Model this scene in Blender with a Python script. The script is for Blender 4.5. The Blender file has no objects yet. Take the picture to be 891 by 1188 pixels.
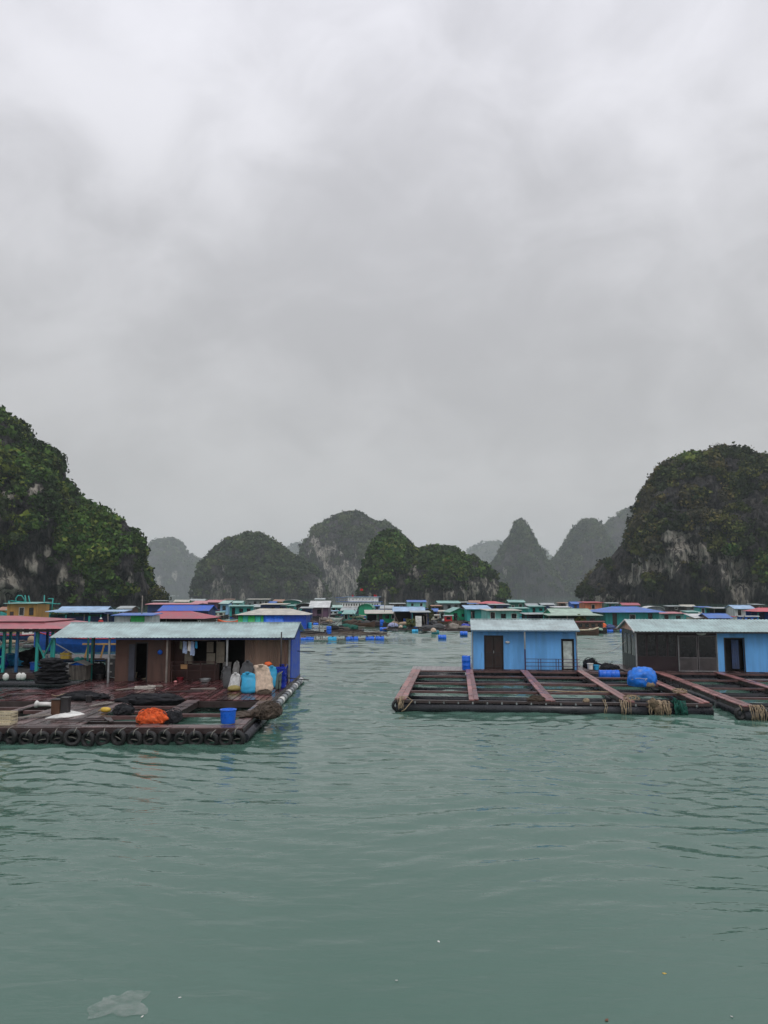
import bpy, math, random
import numpy as np
from mathutils import Vector, Matrix, Euler
R = math.radians
PI = math.pi
random.seed(11)
rng = np.random.default_rng(5)
SC = bpy.context.scene
COL = SC.collection

# ------------------------------------------------------------------ camera
F, CX, CY, HORIZON, CAMZ = 880.0, 445.5, 594.0, 690.0, 5.0
PITCH = math.atan((HORIZON - CY) / F)
cd = bpy.data.cameras.new('camera'); cam = bpy.data.objects.new('camera', cd); COL.objects.link(cam)
cam.location = (0, 0, CAMZ); cam.rotation_euler = (PI/2 + PITCH, 0, 0)
cd.sensor_fit = 'VERTICAL'; cd.sensor_height = 36; cd.lens = F/1188*36
cd.clip_start = 0.1; cd.clip_end = 30000
SC.camera = cam

# ------------------------------------------------------------------ sky, sun, exposure
SUN_EL, SUN_AZ = R(58), R(160)
w = bpy.data.worlds.new('World'); SC.world = w; w.use_nodes = True
nt = w.node_tree; N = nt.nodes; Lk = nt.links; N.clear()
def nn(t, **k):
    n = N.new(t)
    for a, b in k.items(): setattr(n, a, b)
    return n
out = nn('ShaderNodeOutputWorld'); bg = nn('ShaderNodeBackground'); bg.inputs[1].default_value = 0.1
sky = nn('ShaderNodeTexSky', sky_type='NISHITA', sun_disc=False, sun_elevation=SUN_EL, sun_rotation=SUN_AZ)
sky.air_density = 1.5; sky.dust_density = 4
tc = nn('ShaderNodeTexCoord'); sep = nn('ShaderNodeSeparateXYZ'); Lk.new(tc.outputs['Generated'], sep.inputs[0])
def wm(op, a, b=None, c=None):
    n = nn('ShaderNodeMath', operation=op)
    for i, v in enumerate((a, b, c)):
        if v is None: continue
        if isinstance(v, (int, float)): n.inputs[i].default_value = v
        else: Lk.new(v, n.inputs[i])
    return n.outputs[0]
zc = wm('MAXIMUM', sep.outputs[2], 0.0)
den = wm('ADD', zc, 0.75)
comb = nn('ShaderNodeCombineXYZ')
Lk.new(wm('DIVIDE', sep.outputs[0], den), comb.inputs[0]); Lk.new(wm('DIVIDE', sep.outputs[1], den), comb.inputs[1])
def cloud(scale, detail, rough, off, dist=0.4):
    mp = nn('ShaderNodeMapping'); mp.inputs['Location'].default_value = off; mp.inputs['Scale'].default_value = (scale, scale*1.15, 1)
    Lk.new(comb.outputs[0], mp.inputs[0])
    n = nn('ShaderNodeTexNoise'); n.inputs['Scale'].default_value = 1; n.inputs['Detail'].default_value = detail
    n.inputs['Roughness'].default_value = rough; n.inputs['Distortion'].default_value = dist
    Lk.new(mp.outputs[0], n.inputs['Vector']); return n.outputs[0]
c1 = cloud(3.0, 7, 0.5, (5.5, 3.6, 6)); c2 = cloud(9, 6, 0.55, (2.3, 2.2, 7), 0.7)
cc = wm('ADD', wm('MULTIPLY', c1, 0.72), wm('MULTIPLY', c2, 0.28))
cr = nn('ShaderNodeMapRange', interpolation_type='SMOOTHSTEP'); Lk.new(cc, cr.inputs[0])
cr.inputs[1].default_value = 0.36; cr.inputs[2].default_value = 0.66; cr.inputs[3].default_value = -0.5; cr.inputs[4].default_value = 0.5
# overcast luminance: grey at the horizon, brighter towards the zenith
el = nn('ShaderNodeMapRange', interpolation_type='SMOOTHSTEP'); Lk.new(zc, el.inputs[0])
el.inputs[1].default_value = 0.22; el.inputs[2].default_value = 0.72; el.inputs[3].default_value = 5.05; el.inputs[4].default_value = 7.5
amp = nn('ShaderNodeMapRange'); Lk.new(zc, amp.inputs[0]); amp.inputs[1].default_value = 0.0; amp.inputs[2].default_value = 0.5
amp.inputs[3].default_value = 0.08; amp.inputs[4].default_value = 0.34
lum = wm('MULTIPLY', el.outputs[0], wm('ADD', 1.0, wm('MULTIPLY', cr.outputs[0], amp.outputs[0])))
tint = nn('ShaderNodeMix', data_type='RGBA'); Lk.new(wm('MULTIPLY', zc, 1.5), tint.inputs[0])
tint.inputs[6].default_value = (1.0, 1.0, 0.99, 1); tint.inputs[7].default_value = (0.985, 0.985, 1.06, 1)
vm = nn('ShaderNodeVectorMath', operation='SCALE'); Lk.new(tint.outputs[2], vm.inputs[0]); Lk.new(lum, vm.inputs[3])
mx = nn('ShaderNodeMix', data_type='RGBA'); mx.inputs[0].default_value = 0.97
Lk.new(sky.outputs[0], mx.inputs[6]); Lk.new(vm.outputs[0], mx.inputs[7])
Lk.new(mx.outputs[2], bg.inputs[0]); Lk.new(bg.outputs[0], out.inputs[0])
sd = bpy.data.lights.new('sun', 'SUN'); sd.energy = 1.0; sd.angle = R(30); sd.color = (1, .97, .93)
so = bpy.data.objects.new('sun', sd); COL.objects.link(so)
dv = Vector((math.sin(SUN_AZ)*math.cos(SUN_EL), math.cos(SUN_AZ)*math.cos(SUN_EL), math.sin(SUN_EL)))
so.rotation_euler = (-dv).to_track_quat('-Z', 'Y').to_euler()
SC.view_settings.view_transform = 'Standard'; SC.view_settings.look = 'None'
SC.view_settings.exposure = 0.15; SC.view_settings.gamma = 1.0
cy = SC.cycles
cy.max_bounces = 8; cy.diffuse_bounces = 3; cy.glossy_bounces = 4; cy.volume_bounces = 1; cy.transparent_max_bounces = 8
cy.use_denoising = True; cy.caustics_reflective = False; cy.caustics_refractive = False; cy.sample_clamp_indirect = 4

# ------------------------------------------------------------------ pixel (photo) to world
def ray(px, py):
    x, y = (px-CX)/F, -(py-CY)/F
    c, s = math.cos(PITCH), math.sin(PITCH)
    return (x, c - y*s, s + y*c)
def at(px, py, Y):
    d = ray(px, py); t = Y/d[1]; return Vector((d[0]*t, Y, CAMZ + d[2]*t))
def on(px, py, z=0.0):
    d = ray(px, py); t = (z-CAMZ)/d[2]; return Vector((d[0]*t, d[1]*t, z))
def PX(px, Y): return (px-CX)/F*Y*1.0059   # at horizon height
def PZ(py, Y): return at(CX, py, Y).z

# ------------------------------------------------------------------ mesh builder
class MB:
    def __init__(s): s.v = []; s.f = []; s.sm = []
    def add(s, vs, fs, smooth=False):
        b = len(s.v); s.v += [tuple(p) for p in vs]; s.f += [tuple(i+b for i in f) for f in fs]; s.sm += [smooth]*len(fs); return s
    def box(s, x0, x1, y0, y1, z0, z1, M=None):
        vs = [Vector(p) for p in ((x0,y0,z0),(x1,y0,z0),(x1,y1,z0),(x0,y1,z0),(x0,y0,z1),(x1,y0,z1),(x1,y1,z1),(x0,y1,z1))]
        if M is not None: vs = [M @ p for p in vs]
        return s.add(vs, [(3,2,1,0),(4,5,6,7),(0,1,5,4),(1,2,6,5),(2,3,7,6),(3,0,4,7)])
    def cbox(s, c, d, rz=0, rx=0, ry=0):
        M = Matrix.Translation(c) @ Euler((rx, ry, rz)).to_matrix().to_4x4()
        return s.box(-d[0]/2, d[0]/2, -d[1]/2, d[1]/2, -d[2]/2, d[2]/2, M)
    def bar(s, a, b, w, h=None):
        a, b = Vector(a), Vector(b); h = h or w; d = b-a; L = d.length
        if L < 1e-6: return s
        q = d.to_track_quat('X', 'Z').to_matrix().to_4x4()
        return s.box(0, L, -w/2, w/2, -h/2, h/2, Matrix.Translation(a) @ q)
    def tube(s, pts, r, n=8, cap=True, smooth=True):
        pts = [Vector(p) for p in pts]; m = len(pts); rs = r if isinstance(r, (list, tuple)) else [r]*m
        vs = []; up = None
        for i, p in enumerate(pts):
            d = (pts[min(i+1, m-1)] - pts[max(i-1, 0)]).normalized()
            if up is None:
                up = Vector((0, 0, 1)) if abs(d.z) < .9 else Vector((1, 0, 0))
            a = d.cross(up).normalized(); b = a.cross(d).normalized(); up = b
            for k in range(n):
                t = 2*PI*k/n; vs.append(p + (a*math.cos(t) + b*math.sin(t))*rs[i])
        fs = [(i*n+k, i*n+(k+1) % n, (i+1)*n+(k+1) % n, (i+1)*n+k) for i in range(m-1) for k in range(n)]
        s.add(vs, fs, smooth)
        if cap:
            b0 = len(s.v) - m*n
            s.f += [tuple(b0+k for k in range(n))[::-1], tuple(b0+(m-1)*n+k for k in range(n))]; s.sm += [False, False]
        return s
    def lathe(s, prof, M=None, n=20, smooth=True):
        vs = []
        for r, z in prof:
            for k in range(n):
                p = Vector((r*math.cos(2*PI*k/n), r*math.sin(2*PI*k/n), z)); vs.append(M @ p if M is not None else p)
        m = len(prof)
        fs = [(i*n+k, i*n+(k+1) % n, (i+1)*n+(k+1) % n, (i+1)*n+k) for i in range(m-1) for k in range(n)]
        fs += [tuple(range(n))[::-1], tuple((m-1)*n+k for k in range(n))]
        return s.add(vs, fs, smooth)
    def sheet(s, c0, c1, c2, c3, nu, pitch=None, amp=.018, th=.012):
        """corrugated sheet: c0->c1 across the ribs, c0->c3 along them, closed with a thickness"""
        c0, c1, c2, c3 = map(Vector, (c0, c1, c2, c3)); nrm = (c1-c0).cross(c3-c0).normalized()
        if nrm.z < 0: nrm = -nrm
        vs = []
        for j in (0, 1):
            for i in range(nu+1):
                t = i/nu; o = nrm*(amp*math.cos(i*PI*.5*2) if amp else 0)
                a = c0.lerp(c1, t) if j == 0 else c3.lerp(c2, t)
                vs += [a+o+nrm*th, a+o-nrm*th]
        fs = []
        k = 2*(nu+1)
        for i in range(nu):
            a = 2*i; fs += [(a, a+2, a+2+k, a+k), (a+1, a+1+k, a+3+k, a+3), (a, a+1, a+3, a+2), (a+k, a+2+k, a+3+k, a+1+k)]
        fs += [(0, k, k+1, 1), (2*nu, 2*nu+1, 2*nu+1+k, 2*nu+k)]
        return s.add(vs, fs)
    def move(s, d):
        d = Vector(d); s.v = [tuple(Vector(p)+d) for p in s.v]; return s
    def mesh(s, name, mat):
        me = bpy.data.meshes.new(name); me.from_pydata(s.v, [], s.f)
        me.polygons.foreach_set('use_smooth', s.sm); me.materials.append(mat); me.update(); return me
    def build(s, name, mat, parent=None, label=None):
        o = bpy.data.objects.new(name, s.mesh(name, mat)); COL.objects.link(o)
        if parent is not None: o.parent = parent
        if label: o['label'] = label
        return o

def tag(o, label=None, cat=None, group=None, kind=None):
    for k, v in (('label', label), ('category', cat), ('group', group), ('kind', kind)):
        if v: o[k] = v
    return o
def thing(name, label, cat, loc=(0,0,0), rz=0, group=None):
    o = bpy.data.objects.new(name, None); COL.objects.link(o); o.location = loc; o.rotation_euler = (0, 0, rz)
    o.empty_display_size = .2
    return tag(o, label, cat, group)
def solo(name, mb, mat, label, cat, loc=(0,0,0), rz=0, group=None, kind=None):
    o = mb.build(name, mat); o.location = loc; o.rotation_euler = (0, 0, rz); return tag(o, label, cat, group, kind)
def copy_tree(o, parent=None):
    kids = [c for c in KIDS.get(o.name, o.children)]
    c = o.copy(); COL.objects.link(c); c.parent = parent
    for ch in kids: copy_tree(ch, c)
    return c
KIDS = {}

# ------------------------------------------------------------------ numpy noise
perm = rng.permutation(256).astype(np.int64); perm = np.concatenate([perm, perm]); pval = rng.random(256)
def vnoise(P):
    i = np.floor(P).astype(np.int64); f = P-i; u = f*f*(3-2*f); i &= 255; r = 0
    for dx in (0, 1):
        for dy in (0, 1):
            for dz in (0, 1):
                h = perm[(perm[(perm[(i[:, 0]+dx) & 255] + i[:, 1]+dy) & 255] + i[:, 2]+dz) & 255]
                wgt = (u[:, 0] if dx else 1-u[:, 0])*(u[:, 1] if dy else 1-u[:, 1])*(u[:, 2] if dz else 1-u[:, 2])
                r = r + wgt*pval[h]
    return r
def fbm(P, o=5, g=.5, ridge=False):
    r = 0; a = 1; t = 0
    for k in range(o):
        n = vnoise(P*2**k + 17.3*k)
        if ridge: n = 1-abs(2*n-1)
        r = r+a*n; t += a; a *= g
    return r/t

def np_mesh(name, V, Q, mat, smooth=True):
    me = bpy.data.meshes.new(name); me.vertices.add(len(V)); me.vertices.foreach_set('co', V.astype(np.float32).ravel())
    k = Q.shape[1]; me.loops.add(Q.size); me.loops.foreach_set('vertex_index', Q.astype(np.int32).ravel())
    me.polygons.add(len(Q)); me.polygons.foreach_set('loop_start', np.arange(0, Q.size, k, dtype=np.int32))
    me.polygons.foreach_set('use_smooth', np.full(len(Q), smooth)); me.materials.append(mat); me.update(calc_edges=True)
    return me

# ------------------------------------------------------------------ materials
class G:
    def __init__(s, name):
        s.m = bpy.data.materials.new(name); s.m.use_nodes = True; s.t = s.m.node_tree; s.b = s.t.nodes['Principled BSDF']
        s.out = s.t.nodes['Material Output']
    def n(s, t, **k):
        x = s.t.nodes.new(t)
        for a, b in k.items(): setattr(x, a, b)
        return x
    def l(s, a, b): s.t.links.new(a, b)
    def coord(s, scale=(1,1,1), kind='Object'):
        c = s.n('ShaderNodeTexCoord'); m = s.n('ShaderNodeMapping'); m.inputs['Scale'].default_value = scale
        s.l(c.outputs[kind], m.inputs[0]); return m.outputs[0]
    def noise(s, scale, detail=4, rough=.55, vec=None, dist=0):
        x = s.n('ShaderNodeTexNoise'); x.inputs['Scale'].default_value = scale; x.inputs['Detail'].default_value = detail
        x.inputs['Roughness'].default_value = rough; x.inputs['Distortion'].default_value = dist
        s.l(vec if vec is not None else s.coord(), x.inputs['Vector']); return x.outputs[0]
    def rng(s, v, a, b, c=0., d=1., smooth=True):
        x = s.n('ShaderNodeMapRange'); 
        if smooth: x.interpolation_type = 'SMOOTHSTEP'
        s.l(v, x.inputs[0])
        for i, q in enumerate((a, b, c, d)): x.inputs[i+1].default_value = q
        return x.outputs[0]
    def mix(s, f, a, b, mode='MIX'):
        x = s.n('ShaderNodeMix', data_type='RGBA', blend_type=mode)
        for i, q in ((0, f), (6, a), (7, b)):
            if isinstance(q, (int, float)): x.inputs[i].default_value = q
            elif isinstance(q, tuple): x.inputs[i].default_value = (*q[:3], 1)
            else: s.l(q, x.inputs[i])
        return x.outputs[2]
    def math(s, op, a, b=0.):
        x = s.n('ShaderNodeMath', operation=op)
        for i, q in enumerate((a, b)):
            if isinstance(q, (int, float)): x.inputs[i].default_value = q
            else: s.l(q, x.inputs[i])
        return x.outputs[0]
    def bump(s, h, strength=.5, dist=.02, nrm=None):
        x = s.n('ShaderNodeBump'); x.inputs['Strength'].default_value = strength; x.inputs['Distance'].default_value = dist
        s.l(h, x.inputs['Height'])
        if nrm is not None: s.l(nrm, x.inputs['Normal'])
        return x.outputs[0]
    def set(s, **k):
        for a, v in k.items():
            i = s.b.inputs[a.replace('_', ' ')]
            if isinstance(v, (int, float)): i.default_value = v
            elif isinstance(v, tuple): i.default_value = (*v[:3], 1)
            else: s.l(v, i)
        return s.m

MC = {}
def mat(name, c, rough=.6, var=.25, scale=2.5, grime=.35, gcol=(.05,.045,.035), streak=False, island=0., bump=.15, wave=None, metal=0.):
    if name in MC: return MC[name]
    g = G(name)
    vec = g.coord((1, 1, .12) if streak else (1, 1, 1))
    n1 = g.noise(scale, 5, .6, vec); n2 = g.noise(scale*5, 4, .6, vec); n3 = g.noise(scale*.6, 6, .68, vec)
    a = tuple(x*(1-var) for x in c); b = tuple(min(1, x*(1+var)) for x in c)
    col = g.mix(g.rng(n1, .3, .7), a, b)
    if island:
        ge = g.n('ShaderNodeNewGeometry'); v = g.rng(ge.outputs['Random Per Island'], 0, 1, 1-island, 1+island, False)
        cm = g.n('ShaderNodeVectorMath', operation='SCALE'); g.l(col, cm.inputs[0]); g.l(v, cm.inputs[3]); col = cm.outputs[0]
    gm = g.math('MULTIPLY', g.rng(g.math('ADD', g.math('MULTIPLY', n3, .65), g.math('MULTIPLY', n2, .35)), .5, .68), grime)
    col = g.mix(gm, col, gcol)
    h = n2
    nrm = g.bump(h, bump, .02)
    if wave:
        x = g.n('ShaderNodeTexWave', bands_direction=wave[0], wave_profile='SIN'); x.inputs['Scale'].default_value = wave[1]
        g.l(g.coord(), x.inputs['Vector']); nrm = g.bump(x.outputs[1], .6, wave[2], nrm)
    MC[name] = g.set(Base_Color=col, Roughness=g.rng(n1, .3, .7, max(rough-.12, .03), min(1, rough+.12)), Normal=nrm, Metallic=metal)
    return MC[name]

# weathered paints and sheets
roofc = dict(rough=.42, streak=False, scale=1.1, grime=.45)
M_roof_aqua = mat('pale_aqua_roof_sheet', (.34,.45,.45), gcol=(.22,.26,.25), **roofc)
M_roof_white = mat('off_white_roof_sheet', (.38,.47,.48), gcol=(.25,.27,.25), **roofc)
M_blue_wall = mat('sky_blue_painted_wall', (.14,.42,.84), rough=.5, streak=True, var=.14, grime=.38, gcol=(.05,.11,.2))
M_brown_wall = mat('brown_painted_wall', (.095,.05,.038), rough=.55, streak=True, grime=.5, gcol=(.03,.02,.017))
M_tan_sheet = mat('tan_corrugated_wall_sheet', (.26,.17,.125), rough=.5, streak=True, grime=.35, gcol=(.09,.06,.045))
M_blue_sheet = mat('royal_blue_tarpaulin', (.015,.075,.52), rough=.45, var=.2, grime=.15, gcol=(.01,.03,.15))
M_dark = mat('black_trim_and_interior_shade', (.010,.009,.009), rough=.9)  # near-black: interior shade painted into the colour; also black frames and fascia
M_dark_glass = mat('dark_window_glass', (.012,.013,.015), rough=.12, grime=.1)
M_char = mat('charcoal_metal_panel', (.022,.020,.022), rough=.45, grime=.3)
M_steel = mat('galvanised_steel', (.32,.34,.35), rough=.4, grime=.3, metal=.5)
M_teal = mat('teal_painted_timber', (.02,.30,.27), rough=.5, grime=.3, streak=True)
M_deck = mat('wet_brown_deck_boards', (.085,.032,.034), rough=.2, var=.45, island=.65, grime=.45, gcol=(.15,.12,.125), scale=1.6, bump=.3)
M_deck2 = mat('grey_brown_weathered_boards', (.10,.066,.064), rough=.3, var=.35, island=.6, grime=.5, gcol=(.045,.03,.03), scale=1.6, bump=.3)
M_walk = mat('reddish_walkway_boards', (.25,.115,.108), rough=.36, var=.3, island=.38, grime=.6, gcol=(.10,.07,.068), bump=.3)
M_beam = mat('dark_wet_timber', (.045,.03,.03), rough=.38, island=.3, grime=.4, gcol=(.11,.09,.085))
M_beam_red = mat('reddish_dark_beam', (.11,.06,.058), rough=.4, island=.3, grime=.4, gcol=(.035,.025,.025))
M_pipe = mat('black_plastic_pipe', (.022,.024,.03), rough=.3, grime=.3, gcol=(.06,.06,.055))
M_rubber = mat('black_tyre_rubber', (.010,.010,.011), rough=.55, grime=.3, gcol=(.035,.035,.03))
M_rope = mat('tan_rope', (.34,.26,.17), rough=.9, grime=.4, scale=12, bump=.6)
M_rope_w = mat('pale_rope', (.55,.53,.48), rough=.9, grime=.3, scale=12)
M_net_brown = mat('brown_fishing_net', (.075,.055,.04), rough=.95, grime=.5, gcol=(.02,.016,.013), scale=9, bump=1)
M_net_black = mat('black_fishing_net', (.008,.009,.013), rough=.95, scale=9, bump=1)
M_net_tan = mat('tan_fishing_net', (.33,.25,.17), rough=.95, grime=.6, gcol=(.1,.075,.05), scale=9, bump=1)
M_net_green = mat('green_fishing_net', (.01,.1,.075), rough=.95, grime=.5, gcol=(.01,.03,.025), scale=9, bump=1)
M_net_orange = mat('orange_fishing_net', (.75,.12,.025), rough=.8, grime=.45, gcol=(.3,.04,.01), scale=8, bump=1)
M_white = mat('white_plastic', (.72,.72,.69), rough=.5, grime=.25, gcol=(.35,.33,.3))
M_cream = mat('cream_plastic', (.55,.48,.34), rough=.6, grime=.35, gcol=(.25,.2,.13))
M_blue_pl = mat('blue_plastic', (.01,.14,.72), rough=.32, var=.2, grime=.15, gcol=(.02,.05,.2))
M_cyan_pl = mat('cyan_plastic', (.03,.40,.72), rough=.5, grime=.15, gcol=(.02,.15,.3))
M_yellow = mat('yellow_plastic', (.62,.42,.05), rough=.5, grime=.3, gcol=(.25,.17,.05))
M_sack_grey = mat('grey_woven_sack', (.07,.073,.078), rough=.85, grime=.5, scale=6, bump=.6)
M_sack_tan = mat('beige_woven_sack', (.58,.45,.35), rough=.85, grime=.45, gcol=(.28,.2,.14), scale=7, bump=.7)
M_sack_cyan = mat('bright_blue_sack', (.03,.36,.62), rough=.6, var=.18, grime=.15, gcol=(.02,.16,.3), bump=.4)
M_orange_pl = mat('orange_plastic', (.75,.13,.03), rough=.5, grime=.2)
M_ochre_wood = mat('ochre_timber', (.35,.20,.06), rough=.6, grime=.4)
M_grey_wood = mat('grey_timber', (.20,.175,.155), rough=.7, island=.3, grime=.5)
M_peach = mat('peach_gable_board', (.62,.36,.25), rough=.6, grime=.2)
M_skin = mat('skin', (.35,.2,.14), rough=.6, grime=0)
M_red = mat('red_cloth', (.5,.02,.025), rough=.8, grime=.1)
M_redpaint = mat('red_boat_paint', (.38,.03,.05), rough=.45, grime=.3)
M_purple = mat('dark_purple_railing_paint', (.05,.02,.07), rough=.4, grime=.2)

# ------------------------------------------------------------------ water
def water_mat():
    g = G('sea_water')
    def lay(scale, sx, sy, rot, detail=3, dist=0.):
        c = g.n('ShaderNodeTexCoord'); m = g.n('ShaderNodeMapping'); m.inputs['Scale'].default_value = (sx, sy, 1); m.inputs['Rotation'].default_value = (0, 0, rot)
        g.l(c.outputs['Object'], m.inputs[0]); return g.noise(scale, detail, .5, m.outputs[0], dist)
    a = lay(.55, .55, 1.5, R(8), 2, .6)      # swell ~1.5 m
    b = lay(1.5, .5, 1.6, R(-7), 3, .8)       # ripples
    c = lay(4.6, .6, 1.5, R(12), 2, .3)      # fine ripples
    patch = g.rng(lay(.045, .8, 1.6, R(15), 3), .40, .62, .45, 1.15)     # calmer and rougher patches
    hgt = g.math('ADD', g.math('MULTIPLY', b, .30), g.math('MULTIPLY', c, .10))
    hgt = g.math('MULTIPLY', hgt, patch)
    nrm = g.bump(hgt, 1.0, .10)
    big = lay(.02, 1, 1, 0, 4)
    col = g.mix(g.rng(big, .35, .65), (.062,.134,.104), (.080,.156,.126))
    g.b.inputs['IOR'].default_value = 1.45
    return g.set(Base_Color=col, Roughness=.035, Normal=nrm)
M_water = water_mat()
def water_mesh():
    NR, NCOL = 900, 700
    Y0, Y1 = 5.0, 300.0
    Y = Y0*(Y1/Y0)**np.linspace(0, 1, NR); S = np.linspace(-1, 1, NCOL)
    YY, SS = np.meshgrid(Y, S, indexing='ij'); XX = SS*(14+.66*YY)
    dY = YY*math.log(Y1/Y0)/NR; dX = 2*(14+.66*YY)/NCOL
    r = np.random.default_rng(21); Z = np.zeros_like(YY)
    wx = XX+.9*np.sin(YY*.23+1)+.5*np.sin(XX*.31+YY*.11); wy = YY+.7*np.sin(XX*.27+2)+.45*np.sin(XX*.61+YY*.17)
    for k in range(80):
        lam = .30*(9.0)**r.random(); th = r.normal(.12, .50); kk = 2*PI/lam
        amp = .0052*lam**.9*r.uniform(.6, 1.3)*(1. if lam < 1.5 else .6)
        keep = smooth01((lam/np.maximum(dY, dX*.8)-2.5)/3)
        env = .55+.45*np.sin(wx*r.uniform(.08, .3)+wy*r.uniform(.1, .4)+r.uniform(0, 6))
        ph = kk*(wy*math.cos(th)+wx*math.sin(th))+r.uniform(0, 6)
        Z += amp*keep*env*(np.sin(ph)+.18*np.sin(2*ph+1.5))
    for k in range(26):                      # longer chop farther out
        lam = r.uniform(2.2, 5.5); th = r.normal(.1, .38); kk = 2*PI/lam
        keep = smooth01((lam/np.maximum(dY, dX*.8)-2.5)/3)*smooth01((YY-24)/30)
        env = .5+.5*np.sin(wx*r.uniform(.05, .2)+wy*r.uniform(.06, .25)+r.uniform(0, 6))
        Z += .0062*lam*.8*keep*env*np.sin(kk*(wy*math.cos(th)+wx*math.sin(th))+r.uniform(0, 6))
    pch = fbm(np.stack([XX.ravel()*.035, YY.ravel()*.06, 0*XX.ravel()], 1)+3, 3).reshape(YY.shape)
    side = smooth01((abs(XX+1.5)/YY-.12)/.28)*smooth01((YY-9)/7)*smooth01((60-YY)/25)
    Z *= (.45+1.1*smooth01((pch-.32)/.36))*(.5+.5*smooth01((YY-10)/16))*(1+.75*side)
    Z *= smooth01((YY-Y0)/1.0)*smooth01((Y1-YY)/60)*smooth01((1-abs(SS))/.04)
    V = np.stack([XX.ravel(), YY.ravel(), Z.ravel()], 1)
    i = np.arange(NR-1)[:, None]*NCOL; j = np.arange(NCOL-1)[None, :]; a = (i+j).ravel()
    Q = np.stack([a, a+1, a+NCOL+1, a+NCOL], 1)
    x0, x1 = 14+.66*Y0, 14+.66*Y1; B = 6200
    b0 = len(V); V = np.vstack([V, [(-B, -60, 0), (B, -60, 0), (B, B, 0), (-B, B, 0)]])
    c = [0, NCOL-1, (NR-1)*NCOL+NCOL-1, (NR-1)*NCOL]
    Q = np.vstack([Q, [(b0, b0+1, c[1], c[0]), (b0+1, b0+2, c[2], c[1]), (b0+2, b0+3, c[3], c[2]), (b0+3, b0, c[0], c[3])]])
    me = np_mesh('water', V, Q, M_water, True)
    o = bpy.data.objects.new('water', me); COL.objects.link(o); tag(o, 'calm teal green sea water with small ripples', 'water', kind='structure')
def smooth01(x): x = np.clip(x, 0, 1); return x*x*(3-2*x)
water_mesh()

# ------------------------------------------------------------------ karst islands
def hill_mat():
    g = G('limestone_and_undergrowth')
    ar = g.n('ShaderNodeAttribute', attribute_name='pale'); av = g.n('ShaderNodeAttribute', attribute_name='veg')
    geo = g.n('ShaderNodeNewGeometry')
    def m(s):
        x = g.n('ShaderNodeMapping'); x.inputs['Scale'].default_value = s; g.l(geo.outputs['Position'], x.inputs[0]); return x.outputs[0]
    st = g.noise(1, 6, .62, m((.35, .35, .05)), 1.0); st2 = g.noise(1, 5, .65, m((.09, .09, .045)), .5); fine = g.noise(1, 7, .75, m((.28, .28, .2)), .6)
    dark = g.mix(g.rng(g.math('ADD', g.math('MULTIPLY', fine, .65), g.math('MULTIPLY', st, .35)), .40, .62), (.008,.009,.013), (.085,.08,.074))
    palec = g.mix(g.rng(fine, .3, .7), (.30,.275,.235), (.58,.54,.47))
    palec = g.mix(g.rng(g.math('ADD', g.math('MULTIPLY', st, .6), g.math('MULTIPLY', fine, .4)), .44, .56), palec, (.06,.058,.056))
    k = g.math('ADD', ar.outputs['Fac'], g.math('MULTIPLY', g.math('SUBTRACT', st2, .5), 1.1))
    col = g.mix(g.rng(k, .38, .62), dark, palec)
    veg = g.mix(g.rng(fine, .3, .7), (.018,.024,.009), (.05,.06,.02))
    kv = g.math('ADD', av.outputs['Fac'], g.math('MULTIPLY', g.math('SUBTRACT', fine, .5), .9))
    col = g.mix(g.rng(kv, .4, .6), col, veg)
    return g.set(Base_Color=col, Roughness=.95, Normal=g.bump(g.math('ADD', fine, st), 1., 2.2), Specular_IOR_Level=.15)
M_hill = hill_mat()
def leaf_mat():
    g = G('hillside_leaves')
    a = g.n('ShaderNodeAttribute', attribute_name='tone')
    return g.set(Base_Color=a.outputs['Color'], Roughness=.9, Specular_IOR_Level=.1)
M_leaf = leaf_mat()
def smooth01(x): x = np.clip(x, 0, 1); return x*x*(3-2*x)

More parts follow.
